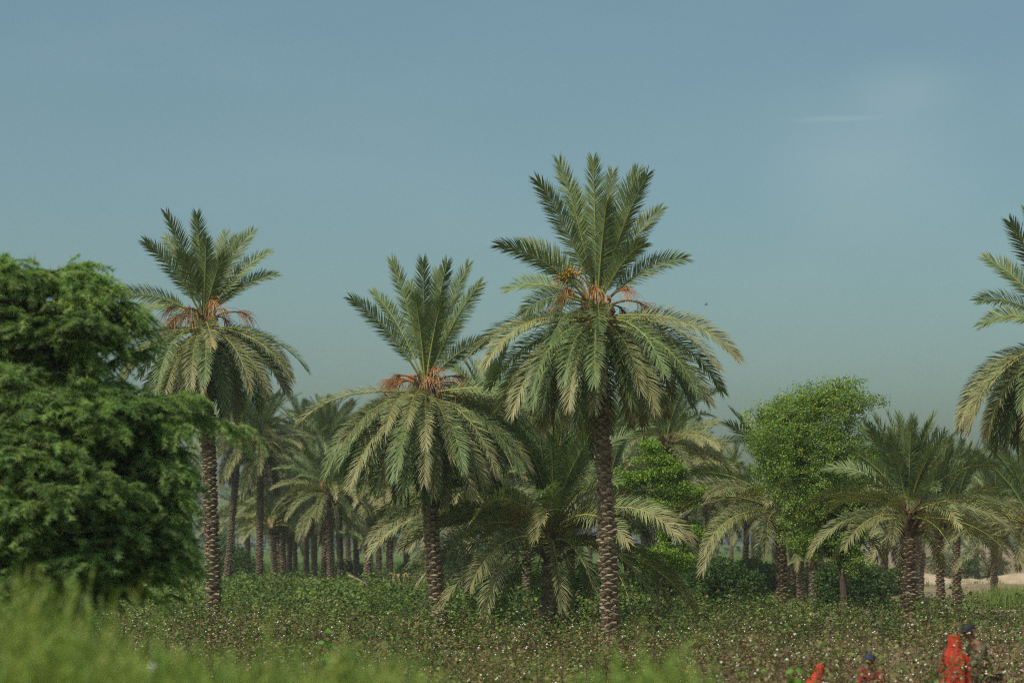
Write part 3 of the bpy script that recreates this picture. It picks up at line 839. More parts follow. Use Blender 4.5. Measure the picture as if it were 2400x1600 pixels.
for k, (name, lab, px, d, lob, cl, n) in enumerate([
    ('shrub', 'dark bushy shrub at the field edge left of the thin dark trunk', 1690, 84.0, [(1650, 1360, 60, 42), (1720, 1365, 70, 45), (1690, 1330, 50, 30)], SHR, 900),
    ('shrub', 'shaded shrub low between the tallest trunk and bright tree', 1500, 78.0, [(1470, 1380, 45, 35), (1530, 1365, 50, 40)], SHR, 600),
    ('shrub', 'leafy shrub behind the low wide palm, left of the tallest trunk', 1350, 74.0, [(1330, 1375, 45, 40), (1385, 1370, 40, 45)], SHR, 600),
    ('shrub', 'green shrub beneath the right side of the round tree', 2010, 90.0, [(1990, 1340, 55, 35), (2045, 1350, 50, 28), (1950, 1350, 45, 30)], SHR, 700),
    ('shrub', 'green thicket behind the two trunks right of the stout palm', 2265, 150.0, [(2240, 1320, 60, 26), (2310, 1325, 60, 24), (2180, 1322, 40, 22)], SHR, 600),
    ('shrub', 'dark shrub at the foot of the leaning palm', 560, 125.0, [(545, 1310, 40, 40), (580, 1322, 40, 25), (520, 1290, 30, 45)], SHR, 600),
    ('shrub', 'shrub in shade left of the young dark palm', 830, 130.0, [(815, 1325, 30, 14), (845, 1330, 30, 12)], SHR, 260),
    ('shrub', 'shrub behind the middle palm trunk at the field edge', 1010, 118.0, [(965, 1330, 40, 16), (1060, 1318, 55, 26), (1130, 1320, 50, 26)], SHR, 700),
    ('shrub', 'shrub in front of the dirt bank left of the stout palm', 2070, 108.0, [(2040, 1345, 50, 22), (2095, 1350, 45, 18)], SHR, 450),
    ('shrub', 'broad shrub behind the thin dark trunk left of the round tree', 1790, 112.0, [(1760, 1335, 60, 30), (1830, 1340, 55, 26)], SHR, 550),
    ('shrub', 'shrub behind the low wide palm, left side', 1200, 92.0, [(1190, 1355, 55, 34), (1245, 1365, 45, 30)], SHR, 550),
    ('shrub', 'shrub under the round tree between pale trunks and its stem', 1935, 104.0, [(1920, 1335, 50, 28), (1965, 1340, 40, 24)], SHR, 450),
    ('shrub', 'shrub under the drooping palm right of the bright tree', 1610, 96.0, [(1600, 1350, 45, 40), (1650, 1335, 40, 40)], SHR, 500)]):
    leafy_tree(name, lab, 'shrub', px, d, lob, cl, n, 14, 0.14, 230 + k, 0.03, 'shrubs at the field edge', stems=3, clu_r=0.16)

# far belt of trees that closes the view: one mass
def far_belt():
    rs = np.random.default_rng(77)
    n = 5200
    x = rs.uniform(-260, 260, n); y = rs.uniform(420, 500, n)
    hgt = 9.5 + 2.2 * np.sin(x * 0.13) * np.sin(x * 0.041 + 1) + 1.3 * np.sin(x * 0.47 + 2)
    z = rs.uniform(0, 1, n) ** 0.7 * np.maximum(hgt, 2.0)
    ctr = (np.stack([x, y, z], -1)[:, None] + rs.normal(0, 0.6, (n, 8, 3))).reshape(-1, 3)
    ctr[:, 2] = np.maximum(ctr[:, 2], 0.1)
    cols = np.array([(0.06, 0.10, 0.022), (0.085, 0.13, 0.025), (0.05, 0.085, 0.022)])
    col = np.repeat(cols[rs.integers(3, size=n)], 8, 0) * rs.uniform(0.7, 1.3, (n * 8, 1))
    mb = MB(); leaf_faces(ctr, np.array([0, -0.3, 0.7]), 1.15, 0.6, col, rs, mb)
    tag(link('distant_trees', mb.mesh('distant_trees', [M_LEAF])), 'far belt of trees closing the view behind the grove', 'trees', kind='stuff')
far_belt()

def blades(name, label, X, Y, H, lean, cols, width, seed, kind='stuff', cat='grass'):
    rs = np.random.default_rng(seed); n = len(X)
    z0 = ground_z(X, Y)
    p0 = np.stack([X, Y, z0 - 0.02], -1)
    dr = norm(np.concatenate([rs.normal(0, lean, (n, 2)), np.ones((n, 1))], 1))
    p1 = p0 + dr * (H * 0.55)[:, None]
    d2 = norm(dr + np.concatenate([rs.normal(0, lean * 1.3, (n, 2)), np.full((n, 1), -0.15)], 1))
    p2 = p1 + d2 * (H * 0.45)[:, None]
    a = rs.uniform(0, math.pi, n); s = np.stack([np.cos(a), np.sin(a), 0 * a], -1) * width
    V = np.stack([p0 - s, p0 + s, p1 - s * 0.8, p1 + s * 0.8, p2], 1).reshape(-1, 3)
    b = np.arange(n)[:, None] * 5
    cols = np.array(cols); col = cols[rs.integers(len(cols), size=n)] * rs.uniform(0.75, 1.25, (n, 1))
    mb = MB().add(V, [b + np.array([[0, 1, 3, 2]]), b + np.array([[2, 3, 4]])], np.repeat(col, 5, 0))
    return tag(link(name, mb.mesh(name, [M_LEAF])), label, cat, kind=kind)

rs = np.random.default_rng(5)
n = 26000
yy = rs.uniform(112, 250, n); xx = rs.uniform(-0.30, 0.06, n) * yy
blades('meadow_grass', 'green meadow grass behind the field among the left hand trunks', xx, yy, rs.uniform(0.25, 0.7, n), 0.35, [(0.09, 0.14, 0.024), (0.115, 0.16, 0.03), (0.07, 0.12, 0.022)], 0.05, 51)
n = 9000
yy = rs.uniform(70, 150, n); xx = rs.uniform(0.09, 0.30, n) * yy
cl = np.sin(xx * 0.55) * np.sin(yy * 0.21 + xx * 0.2) > 0.25
blades('dry_grass', 'sparse tufts of grass on the sandy ground behind the field', xx[cl], yy[cl], rs.uniform(0.2, 0.5, cl.sum()), 0.4, [(0.15, 0.18, 0.045), (0.24, 0.21, 0.09), (0.10, 0.15, 0.03)], 0.03, 52)
n = 900
c = P(2372, 1400, 88.0)
blades('tall_grass', 'clump of tall fresh green grass at the right edge behind the cotton', c.x + rs.normal(0, 0.75, n), 88 + rs.normal(0, 0.8, n), rs.uniform(0.7, 1.35, n), 0.18, [(0.16, 0.22, 0.05), (0.2, 0.26, 0.06)], 0.012, 53, kind=None)

# ------------------------------------------------------------------ feathery tree on the left
def feathery_tree():
    rs = np.random.default_rng(404)
    d = 24.0; s = FPX / d
    base = np.array([GX(120, d), d, 0.0])
    root = thing('feathery_tree', 'big feathery green thorn tree filling the left edge', 'tree', base)
    lob = [  # px, py, rx, ry, depth offset
        (20, 690, 150, 85, 0), (100, 685, 85, 58, .2), (190, 768, 85, 36, -.2), (60, 800, 150, 80, .3), (135, 865, 80, 48, .5), (20, 930, 170, 90, -.3),
        (180, 985, 115, 55, -.4), (295, 985, 85, 44, 0), (110, 1070, 170, 75, -.5), (262, 1075, 95, 52, .3), (330, 1150, 80, 46, .1), (200, 1170, 160, 70, -.6), (30, 1180, 150, 90, -.2),
        (285, 1240, 110, 55, -.3), (120, 1280, 170, 75, -.4), (340, 1310, 66, 40, .2), (225, 1330, 115, 58, -.2), (60, 1380, 130, 60, -.3), (262, 1395, 62, 38, .1), (-120, 800, 160, 160, 0), (-130, 1100, 160, 190, 0)]
    mb = MB()
    V, F = tube(bez((0, 0, -0.1), (0.1, 0, 0.9), (0.05, 0.1, 1.7), 8), np.linspace(0.17, 0.12, 8), 9); mb.add(V, F)
    V, F = tube(bez((-0.1, 0.1, -0.1), (-0.4, 0.2, 1.0), (-0.7, 0.1, 2.4), 8), np.linspace(0.13, 0.08, 8), 8); mb.add(V, F)
    L = []
    for (lx, ly, rx, ry, dp) in lob:
        c = np.array(P(lx, ly, d)) - base; c[1] += dp
        L.append((c[0], c[1], c[2], rx / s, max(0.35, rx / s * 0.9), ry / s))
    limbs(mb, np.array([0.05, 0.1, 1.6]), [np.array(l[:3]) + rs.normal(0, 0.1, 3) for l in L], 0.035, rs)
    # long loose shoots that reach across the palm behind
    shoots = [((330, 1000), (590, 1012), 0.22), ((300, 960), (470, 930), 0.1), ((330, 1075), (452, 1100), 0.05), ((200, 720), (350, 770), 0.1), ((120, 640), (225, 625), 0.06), ((230, 860), (330, 820), 0.05), ((320, 1130), (450, 1165), 0.03), ((300, 1000), (440, 1010), 0.1), ((210, 700), (280, 680), 0.05), ((360, 985), (520, 985), .18),
              ((150, 650), (262, 660), .07), ((220, 740), (345, 735), .06), ((280, 1060), (440, 1060), .08), ((300, 1200), (440, 1230), .05), ((310, 1290), (440, 1320), .05)]
    edge = np.array([(-40, 640), (50, 632), (135, 645), (200, 695), (285, 745), (200, 830), (225, 900), (320, 950), (365, 1010), (350, 1080), (375, 1150), (380, 1230), (385, 1300), (345, 1370)], float)
    for q in range(52):
        f_ = rs.uniform(0, len(edge) - 1.001); i0 = int(f_); e = edge[i0] + (edge[i0 + 1] - edge[i0]) * (f_ - i0)
        ln_ = rs.uniform(30, 85)
        shoots.append(((e[0] - 70, e[1] + rs.uniform(0, 40)), (e[0] + ln_ * rs.uniform(0.5, 1.0), e[1] + rs.uniform(-22, 26)), rs.uniform(0.03, 0.16)))
    sp_o, sp_d, sp_l = [], [], []
    for (a, b, hmp) in shoots:
        p0 = np.array(P(a[0], a[1], d)) - base; p2 = np.array(P(b[0], b[1], d)) - base
        p0[1] += rs.uniform(-0.3, 0.3); p2[1] += rs.uniform(-0.4, 0.2)
        pts = bez(p0, (p0 + p2) / 2 + np.array([0, 0, hmp]), p2, 14)
        V, F = tube(pts, np.linspace(0.012, 0.004, 14), 4); mb.add(V, F)
        for q in range(30):
            t = rs.uniform(0.1, 1.0); i = min(12, int(t * 13))
            sp_o.append(pts[i]); dd = norm(pts[i + 1] - pts[i]) + rs.normal(0, 0.5, 3) * np.array([1, 1, 0.6]); sp_d.append(dd); sp_l.append(rs.uniform(0.16, 0.36))
    link('trunk', mb.mesh('trunk', [M_WOOD], True), root)
    M_FEA = leaf_mat('feather_leaf', 0.55, 0.5, 0.3, vary=0.28)
    cols = np.array([(0.18, 0.268, 0.096), (0.21, 0.296, 0.102), (0.15, 0.23, 0.085), (0.25, 0.325, 0.118)])
    def sprays(so, sd, sl, r2, K=90):
        """feather leaves drooping along short shoots -> triangles and colours"""
        N = len(so); sd = norm(sd)
        t = np.linspace(0.04, 1, K)[None] * np.ones((N, 1))
        droop = r2.uniform(0.3, 0.8, N)
        along = so[:, None] + sd[:, None] * (t * sl[:, None])[..., None] + np.array([0, 0, -1.0]) * (t ** 2 * (sl * droop)[:, None])[..., None]
        tang = norm(sd[:, None] + np.array([0, 0, -1.0]) * (2 * t * droop[:, None])[..., None])
        side = norm(np.cross(tang, np.array([0, 0, 1.0]))) * np.where(np.arange(K) % 2 == 0, 1, -1)[None, :, None]
        dl = norm(side * 0.8 + tang * 0.5 + np.array([0, 0, -0.3]) + r2.normal(0, 0.4, along.shape))
        ln = 0.09 * (1.1 - 0.6 * np.abs(t - 0.45)) * r2.uniform(0.7, 1.25, t.shape)
        c = along.reshape(-1, 3); dv = dl.reshape(-1, 3)
        nm = norm(np.array([0, 0, 0.5]) + r2.normal(0, 0.7, c.shape)); sv = norm(np.cross(nm, dv))
        V = np.stack([c - sv * 0.0075, c + sv * 0.0075, c + dv * ln.reshape(-1, 1)], 1).reshape(-1, 3)
        sc_ = cols[r2.integers(4, size=N)] * r2.uniform(0.85, 1.15, (N, 1))
        col = np.repeat(sc_, K, 0) * r2.uniform(0.8, 1.2, (N * K, 1))
        yl = np.repeat(r2.random(N) < 0.002, K) & (np.tile(np.arange(K), N) > K * 0.7); col[yl] = np.array([0.30, 0.20, 0.03])
        return V, np.arange(len(c))[:, None] * 3 + np.array([[0, 1, 2]]), np.repeat(col, 3, 0)
    def branch(r2, n=34):
        a = r2.uniform(0, 6.28, n)
        so = r2.normal(0, 1, (n, 3)) * np.array([0.17, 0.17, 0.10])
        sd = np.stack([np.cos(a) * 0.8 + 0.35, np.sin(a) * 0.8, 0.15 + 0.4 * r2.random(n)], -1)
        return sprays(so, sd, r2.uniform(0.24, 0.5, n), r2)
    shapes = []
    for k in range(7):
        r2 = np.random.default_rng(440 + k); m2 = MB(); m2.add(*branch(r2)); shapes.append(m2.mesh('leafy_branch', [M_FEA]))
    wt = np.array([l[3] * l[5] for l in L]); npad = 400
    pk = rs.choice(len(L), npad, p=wt / wt.sum()); La = np.array(L)[pk]
    pads = La[:, :3] + norm(rs.normal(0, 1, (npad, 3))) * rs.uniform(0.2, 1.0, (npad, 1)) * np.where(rs.random((npad, 1)) < 0.12, 1.2, 1.0) * La[:, 3:6]
    pads[:, 2] = np.maximum(pads[:, 2], 0.45)
    pads = pads[(pads[:, 2] < 4.9) | (rs.random(npad) < 0.5)]
    order = np.argsort(pads[:, 1])
    cb = MB()
    if len(sp_o):
        cb.add(*sprays(np.array(sp_o), np.array(sp_d), np.array(sp_l), rs, 56))
    for q, i in enumerate(order):
        p = pads[i]; az = math.atan2(p[1] * 0.7 - 0.1, p[0] + 0.3) + rs.normal(0, 0.7)
        if q < 300:
            o = link('leafy_branch', shapes[rs.integers(7)], root, p)
            o.rotation_euler = (rs.normal(0, 0.15), rs.normal(0, 0.15), az); k = rs.uniform(0.8, 1.2); o.scale = (k, k, k)
        else:
            V, F, C = branch(rs, 16); c_, s_ = math.cos(az), math.sin(az)
            cb.add(np.stack([V[:, 0] * c_ - V[:, 1] * s_, V[:, 0] * s_ + V[:, 1] * c_, V[:, 2]], -1) + p, F, C)
    o = link('crown', cb.mesh('crown', [M_FEA]), root)
    o['kind'] = 'stuff'
feathery_tree()

# ------------------------------------------------------------------ people picking cotton
PEOPLE = []      # (x, y, radius kept clear of plants)
def simple_mat(name, c, rough=0.8, spec=0.2, var=0.12, scale=30):
    a = tuple(max(0, v * (1 - var)) for v in c); b = tuple(min(1, v * (1 + var)) for v in c)
    return noise_mat(name, a, b, scale, rough, 0.25, objvar=0.0)
M_SKIN = simple_mat('skin', (0.17, 0.085, 0.05), 0.6)
M_RED = simple_mat('red_cotton', (0.36, 0.022, 0.009), 0.75, scale=12)
M_DRED = simple_mat('dark_red_cotton', (0.16, 0.025, 0.025), 0.8)
M_NAVY = simple_mat('navy_cloth', (0.035, 0.045, 0.095), 0.8)
M_BLACK = simple_mat('black_cloth', (0.02, 0.02, 0.024), 0.7)
M_KHAKI = noise_mat('patterned_shirt', (0.06, 0.055, 0.032), (0.24, 0.19, 0.12), 14, 0.85, 0.2)
M_HAIR = simple_mat('hair', (0.015, 0.012, 0.01), 0.5)

def skin_body(name, joints, edges, mat, parent, levels=2, root=0):
    me = bpy.data.meshes.new(name)
    me.from_pydata([j[:3] for j in joints], edges, [])
    o = link(name, me, parent)
    md = o.modifiers.new('skin', 'SKIN')
    sk = me.skin_vertices[0].data
    for i, j in enumerate(joints):
        sk[i].radius = (j[3], j[4] if len(j) > 4 else j[3]); sk[i].use_root = (i == root)
    md.use_smooth_shade = True
    sb = o.modifiers.new('sub', 'SUBSURF'); sb.levels = levels; sb.render_levels = levels
    me.materials.append(mat)
    return o

def lathe(rings, n=24, fold=0.0, nf=9, seed=0, squash=0.75, open_a=None):
    """rings: (z, radius, x offset, y offset)"""
    r2 = np.random.default_rng(seed)
    ph = r2.uniform(0, 6.28, 3)
    an = np.linspace(0, 2 * math.pi, n, endpoint=False)
    V = []
    for i, (z, r, ox, oy) in enumerate(rings):
        g = i / max(1, len(rings) - 1)
        rr = r * (1 + fold * g * (np.cos(nf * an + ph[0] + g) + 0.5 * np.cos((nf + 4) * an + ph[1] - 2 * g)))
        V.append(np.stack([ox + rr * np.cos(an), oy + rr * np.sin(an) * squash, z + 0 * an], -1))
    k = len(rings); V = np.concatenate(V)
    i = np.arange(k - 1)[:, None] * n; j = np.arange(n)[None]; j2 = (j + 1) % n
    F = np.stack([i + j, i + n + j, i + n + j2, i + j2], -1).reshape(-1, 4)
    return V, [F, np.arange(n)[None]]

def person(label, px, py_head, d, H, face, build):
    """face: direction the person looks (angle about z, 0 = +x). Head top meets photo row py_head"""
    x = GX(px, d, H)
    root = thing('person', label, 'person', (x, d, 0.0), 'cotton pickers in the field')
    root.rotation_euler = (0, 0, face)
    PEOPLE.append((x, d))
    k = H / 1.7
    sl = 0.10 if build == 'stoop' else 0.03      # forward lean
    J = [(0, 0, .92, .13, .10), (.02 + sl, 0, 1.12, .125, .10), (.02 + 1.6 * sl, 0, 1.36, .16, .11), (.03 + 2 * sl, 0, 1.45, .055, .055), (.05 + 2.4 * sl, 0, 1.52, .062, .062),
         (.075 + 2.5 * sl, 0, 1.575, .098, .078), (.07 + 2.5 * sl, 0, 1.655, .088, .074),
         (.02 + 1.6 * sl, .18, 1.37, .055), (.12 + 1.6 * sl, .23, 1.13, .044), (.34 + 1.6 * sl, .17, 1.03, .034), (.43 + 1.6 * sl, .15, 1.02, .03, .018),
         (.02 + 1.6 * sl, -.18, 1.37, .055), (.14 + 1.6 * sl, -.23, 1.14, .044), (.36 + 1.6 * sl, -.15, 1.08, .034), (.45 + 1.6 * sl, -.13, 1.08, .03, .018),
         (0, .09, .86, .085), (.02, .1, .48, .06), (-.02, .1, .10, .042), (.13, .11, .03, .03),
         (0, -.09, .86, .085), (.03, -.1, .48, .06), (.0, -.1, .10, .042), (.15, -.11, .03, .03)]
    E = [(0, 1), (1, 2), (2, 3), (3, 4), (4, 5), (5, 6), (2, 7), (7, 8), (8, 9), (9, 10), (2, 11), (11, 12), (12, 13), (13, 14), (0, 15), (15, 16), (16, 17), (17, 18), (0, 19), (19, 20), (20, 21), (21, 22)]
    # nose and fingers
    hx, hz = .075 + 2.5 * sl, 1.575
    n0 = len(J); J.append((hx + .105, 0, hz + .005, .018, .016)); E.append((5, n0))
    for wi, sy in ((10, 1), (14, -1)):
        bx_, by_, bz_ = J[wi][:3]
        for q, (oy, ln) in enumerate([(-.03, .065), (-.01, .08), (.01, .075), (.03, .06)]):
            i0 = len(J); J.append((bx_ + ln * .55, by_ + oy, bz_ - .005, .0095)); J.append((bx_ + ln, by_ + oy * 1.1, bz_ - .035, .008)); E += [(wi, i0), (i0, i0 + 1)]
        i0 = len(J); J.append((bx_ + .0, by_ - sy * .05, bz_ + .01, .011)); J.append((bx_ + .04, by_ - sy * .06, bz_ - .01, .009)); E += [(wi - 1, i0), (i0, i0 + 1)]
    J = [(a[0] * k, a[1] * k, a[2] * k) + tuple(r * k for r in a[3:]) for a in J]
    body = skin_body('body', J, E, M_SKIN, root)
    mb = MB()
    for sy in (1, -1):          # eyes, ears
        V, F = tube(np.array([[hx + .078, sy * .032, hz + .03], [hx + .092, sy * .032, hz + .03]]) * k, np.array([.012, .008]) * k, 6); mb.add(V, F)
        V, F = tube(np.array([[hx - .01, sy * .078, hz - .02], [hx - .015, sy * .09, hz + .01], [hx - .01, sy * .078, hz + .045]]) * k, np.array([.010, .018, .010]) * k, 6); mb.add(V, F)
    V, F = tube(np.array([[hx + .086, -.025, hz - .05], [hx + .094, 0, hz - .05], [hx + .086, .025, hz - .05]]) * k, np.array([.005, .009, .005]) * k, 5); mb.add(V, F)
    return root, k, (hx * k, hz * k), J, mb, body

def cap_mesh(hx, hz, k, brim, rmul=1.0):
    mb = MB()
    rings = [(hz + .025 * k, .112 * k * rmul, hx - .01 * k, 0), (hz + .07 * k, .112 * k * rmul, hx - .01 * k, 0), (hz + .115 * k, .092 * k * rmul, hx - .01 * k, 0), (hz + .14 * k, .05 * k, hx - .01 * k, 0), (hz + .147 * k, .008 * k, hx - .01 * k, 0)]
    V, F = lathe(rings, 18, squash=0.86); mb.add(V, [F[0]])
    if brim:
        a = np.linspace(-1.1, 1.1, 9)
        i = np.stack([hx + np.cos(a) * .10 * k, np.sin(a) * .088 * k, 0 * a + hz + .045 * k], -1); o = np.stack([hx + np.cos(a) * .20 * k - .02 * k, np.sin(a) * .10 * k, 0 * a + hz + .02 * k], -1)
        V = np.concatenate([i, o, i - [0, 0, .008], o - [0, 0, .008]]); q = np.arange(8)[:, None]
        mb.add(V, [q + np.array([[0, 1, 10, 9]]), q + np.array([[18, 27, 28, 19]]), q + np.array([[9, 10, 28, 27]])])
    return mb

def shirt(root, J, mat, k, name='shirt', legs=None):
    S = [J[0], J[1], J[2], J[7], J[8], J[9], J[11], J[12], J[13]]
    S = [tuple(a[:3]) + (a[3] * 1.16 + .012, (a[4] if len(a) > 4 else a[3]) * 1.16 + .012) for a in S]
    S.append((J[0][0], J[0][1], J[0][2] - .12 * k, .17 * k, .13 * k))
    skin_body(name, S, [(0, 1), (1, 2), (2, 3), (3, 4), (4, 5), (2, 6), (6, 7), (7, 8), (0, 9)], mat, root)
    T = [J[0]] + [J[i] for i in (15, 16, 17, 19, 20, 21)]
    T = [tuple(a[:3]) + (a[3] * 1.2 + .02, (a[4] if len(a) > 4 else a[3]) * 1.2 + .02) for a in T]
    skin_body('trousers', T, [(0, 1), (1, 2), (2, 3), (0, 4), (4, 5), (5, 6)], legs or M_BLACK, root)

# woman wrapped in a red shawl, turned away
def red_woman():
    root, k, (hx, hz), J, mb, body = person('person standing wrapped head to hip in a bright red shawl', 2240, 1486, 30.6, 1.56, R(110), 'stand')
    link('face', mb.mesh('face', [M_HAIR], True), body)
    rings = [(1.735, .012, .05, 0), (1.72, .055, .05, 0), (1.69, .095, .05, 0), (1.63, .122, .05, 0), (1.55, .135, .045, 0), (1.48, .15, .035, 0), (1.42, .205, .02, 0), (1.34, .262, .02, 0), (1.22, .29, .03, 0), (1.08, .31, .05, 0), (.92, .32, .05, 0), (.74, .335, .04, 0), (.58, .35, .03, 0)]
    n = 64
    V, F = lathe([tuple(np.array(r) * k * np.array([1, 0.93, 1, 1])) for r in rings], n, 0.10, 8, 3, 0.9)
    # the shawl is open at the face
    Fq = F[0]; cen = V[Fq].mean(1); ang = np.arctan2(cen[:, 1], cen[:, 0] - 0.04 * k)
    keep = ~((np.abs(ang) < 0.75) & (cen[:, 2] > 1.5 * k) & (cen[:, 2] < 1.68 * k))
    o = link('shawl', MB().add(V, Fq[keep]).mesh('shawl', [M_RED], True), root)
    sd = o.modifiers.new('thick', 'SOLIDIFY'); sd.thickness = 0.012
    V, F = lathe([tuple(np.array(r) * k) for r in [(.95, .17, 0, 0), (.7, .22, 0, 0), (.4, .28, 0, 0), (.1, .33, 0, 0)]], 36, 0.06, 10, 5, 0.9)
    o = link('skirt', MB().add(V, F[0]).mesh('skirt', [M_RED], True), root)
    o.modifiers.new('thick', 'SOLIDIFY').thickness = 0.012
red_woman()

def capped_man():
    root, k, (hx, hz), J, mb, body = person('person in dark cap and mottled khaki shirt beside the red shawl', 2312, 1466, 31.4, 1.69, R(195), 'stoop')
    link('face', mb.mesh('face', [M_HAIR], True), body)
    link('cap', cap_mesh(hx, hz, k, True).mesh('cap', [M_BLACK], True), root)
    shirt(root, J, M_KHAKI, k)
capped_man()
def blue_cap():
    root, k, (hx, hz), J, mb, body = person('person stooping in round blue cap and dull red shirt', 2052, 1527, 30.2, 1.32, R(240), 'stoop')
    link('face', mb.mesh('face', [M_HAIR], True), body)
    link('cap', cap_mesh(hx, hz, k, False, 1.12).mesh('cap', [M_NAVY], True), root)
    shirt(root, J, M_DRED, k, legs=M_NAVY)
blue_cap()
def red_scarf():
    root, k, (hx, hz), J, mb, body = person('small person in orange red headscarf low among the cotton', 1890, 1539, 29.6, 1.2, R(20), 'stoop')
    link('face', mb.mesh('face', [M_HAIR], True), body)
    rings = [(hz / k + .125, .01, hx / k, 0), (hz / k + .11, .06, hx / k, 0), (hz / k + .07, .1, hx / k - .01, 0), (hz / k, .112, hx / k - .02, 0), (hz / k - .08, .11, hx / k - .04, 0), (hz / k - .16, .13, hx / k - .08, 0), (hz / k - .24, .18, hx / k - .12, 0), (hz / k - .34, .2, hx / k - .16, 0)]
    V, F = lathe([tuple(np.array(r) * k) for r in rings], 32, 0.05, 8, 8, 0.9)
    Fq = F[0]; cen = V[Fq].mean(1); ang = np.arctan2(cen[:, 1], cen[:, 0] - hx)
    keep = ~((np.abs(ang) < 0.8) & (cen[:, 2] > hz - .1 * k) & (cen[:, 2] < hz + .07 * k))
    o = link('headscarf', MB().add(V, Fq[keep]).mesh('headscarf', [simple_mat('orange_red_cloth', (0.42, 0.04, 0.014), 0.75)], True), root)
    o.modifiers.new('thick', 'SOLIDIFY').thickness = 0.01
    shirt(root, J, M_RED, k, legs=M_DRED)
red_scarf()

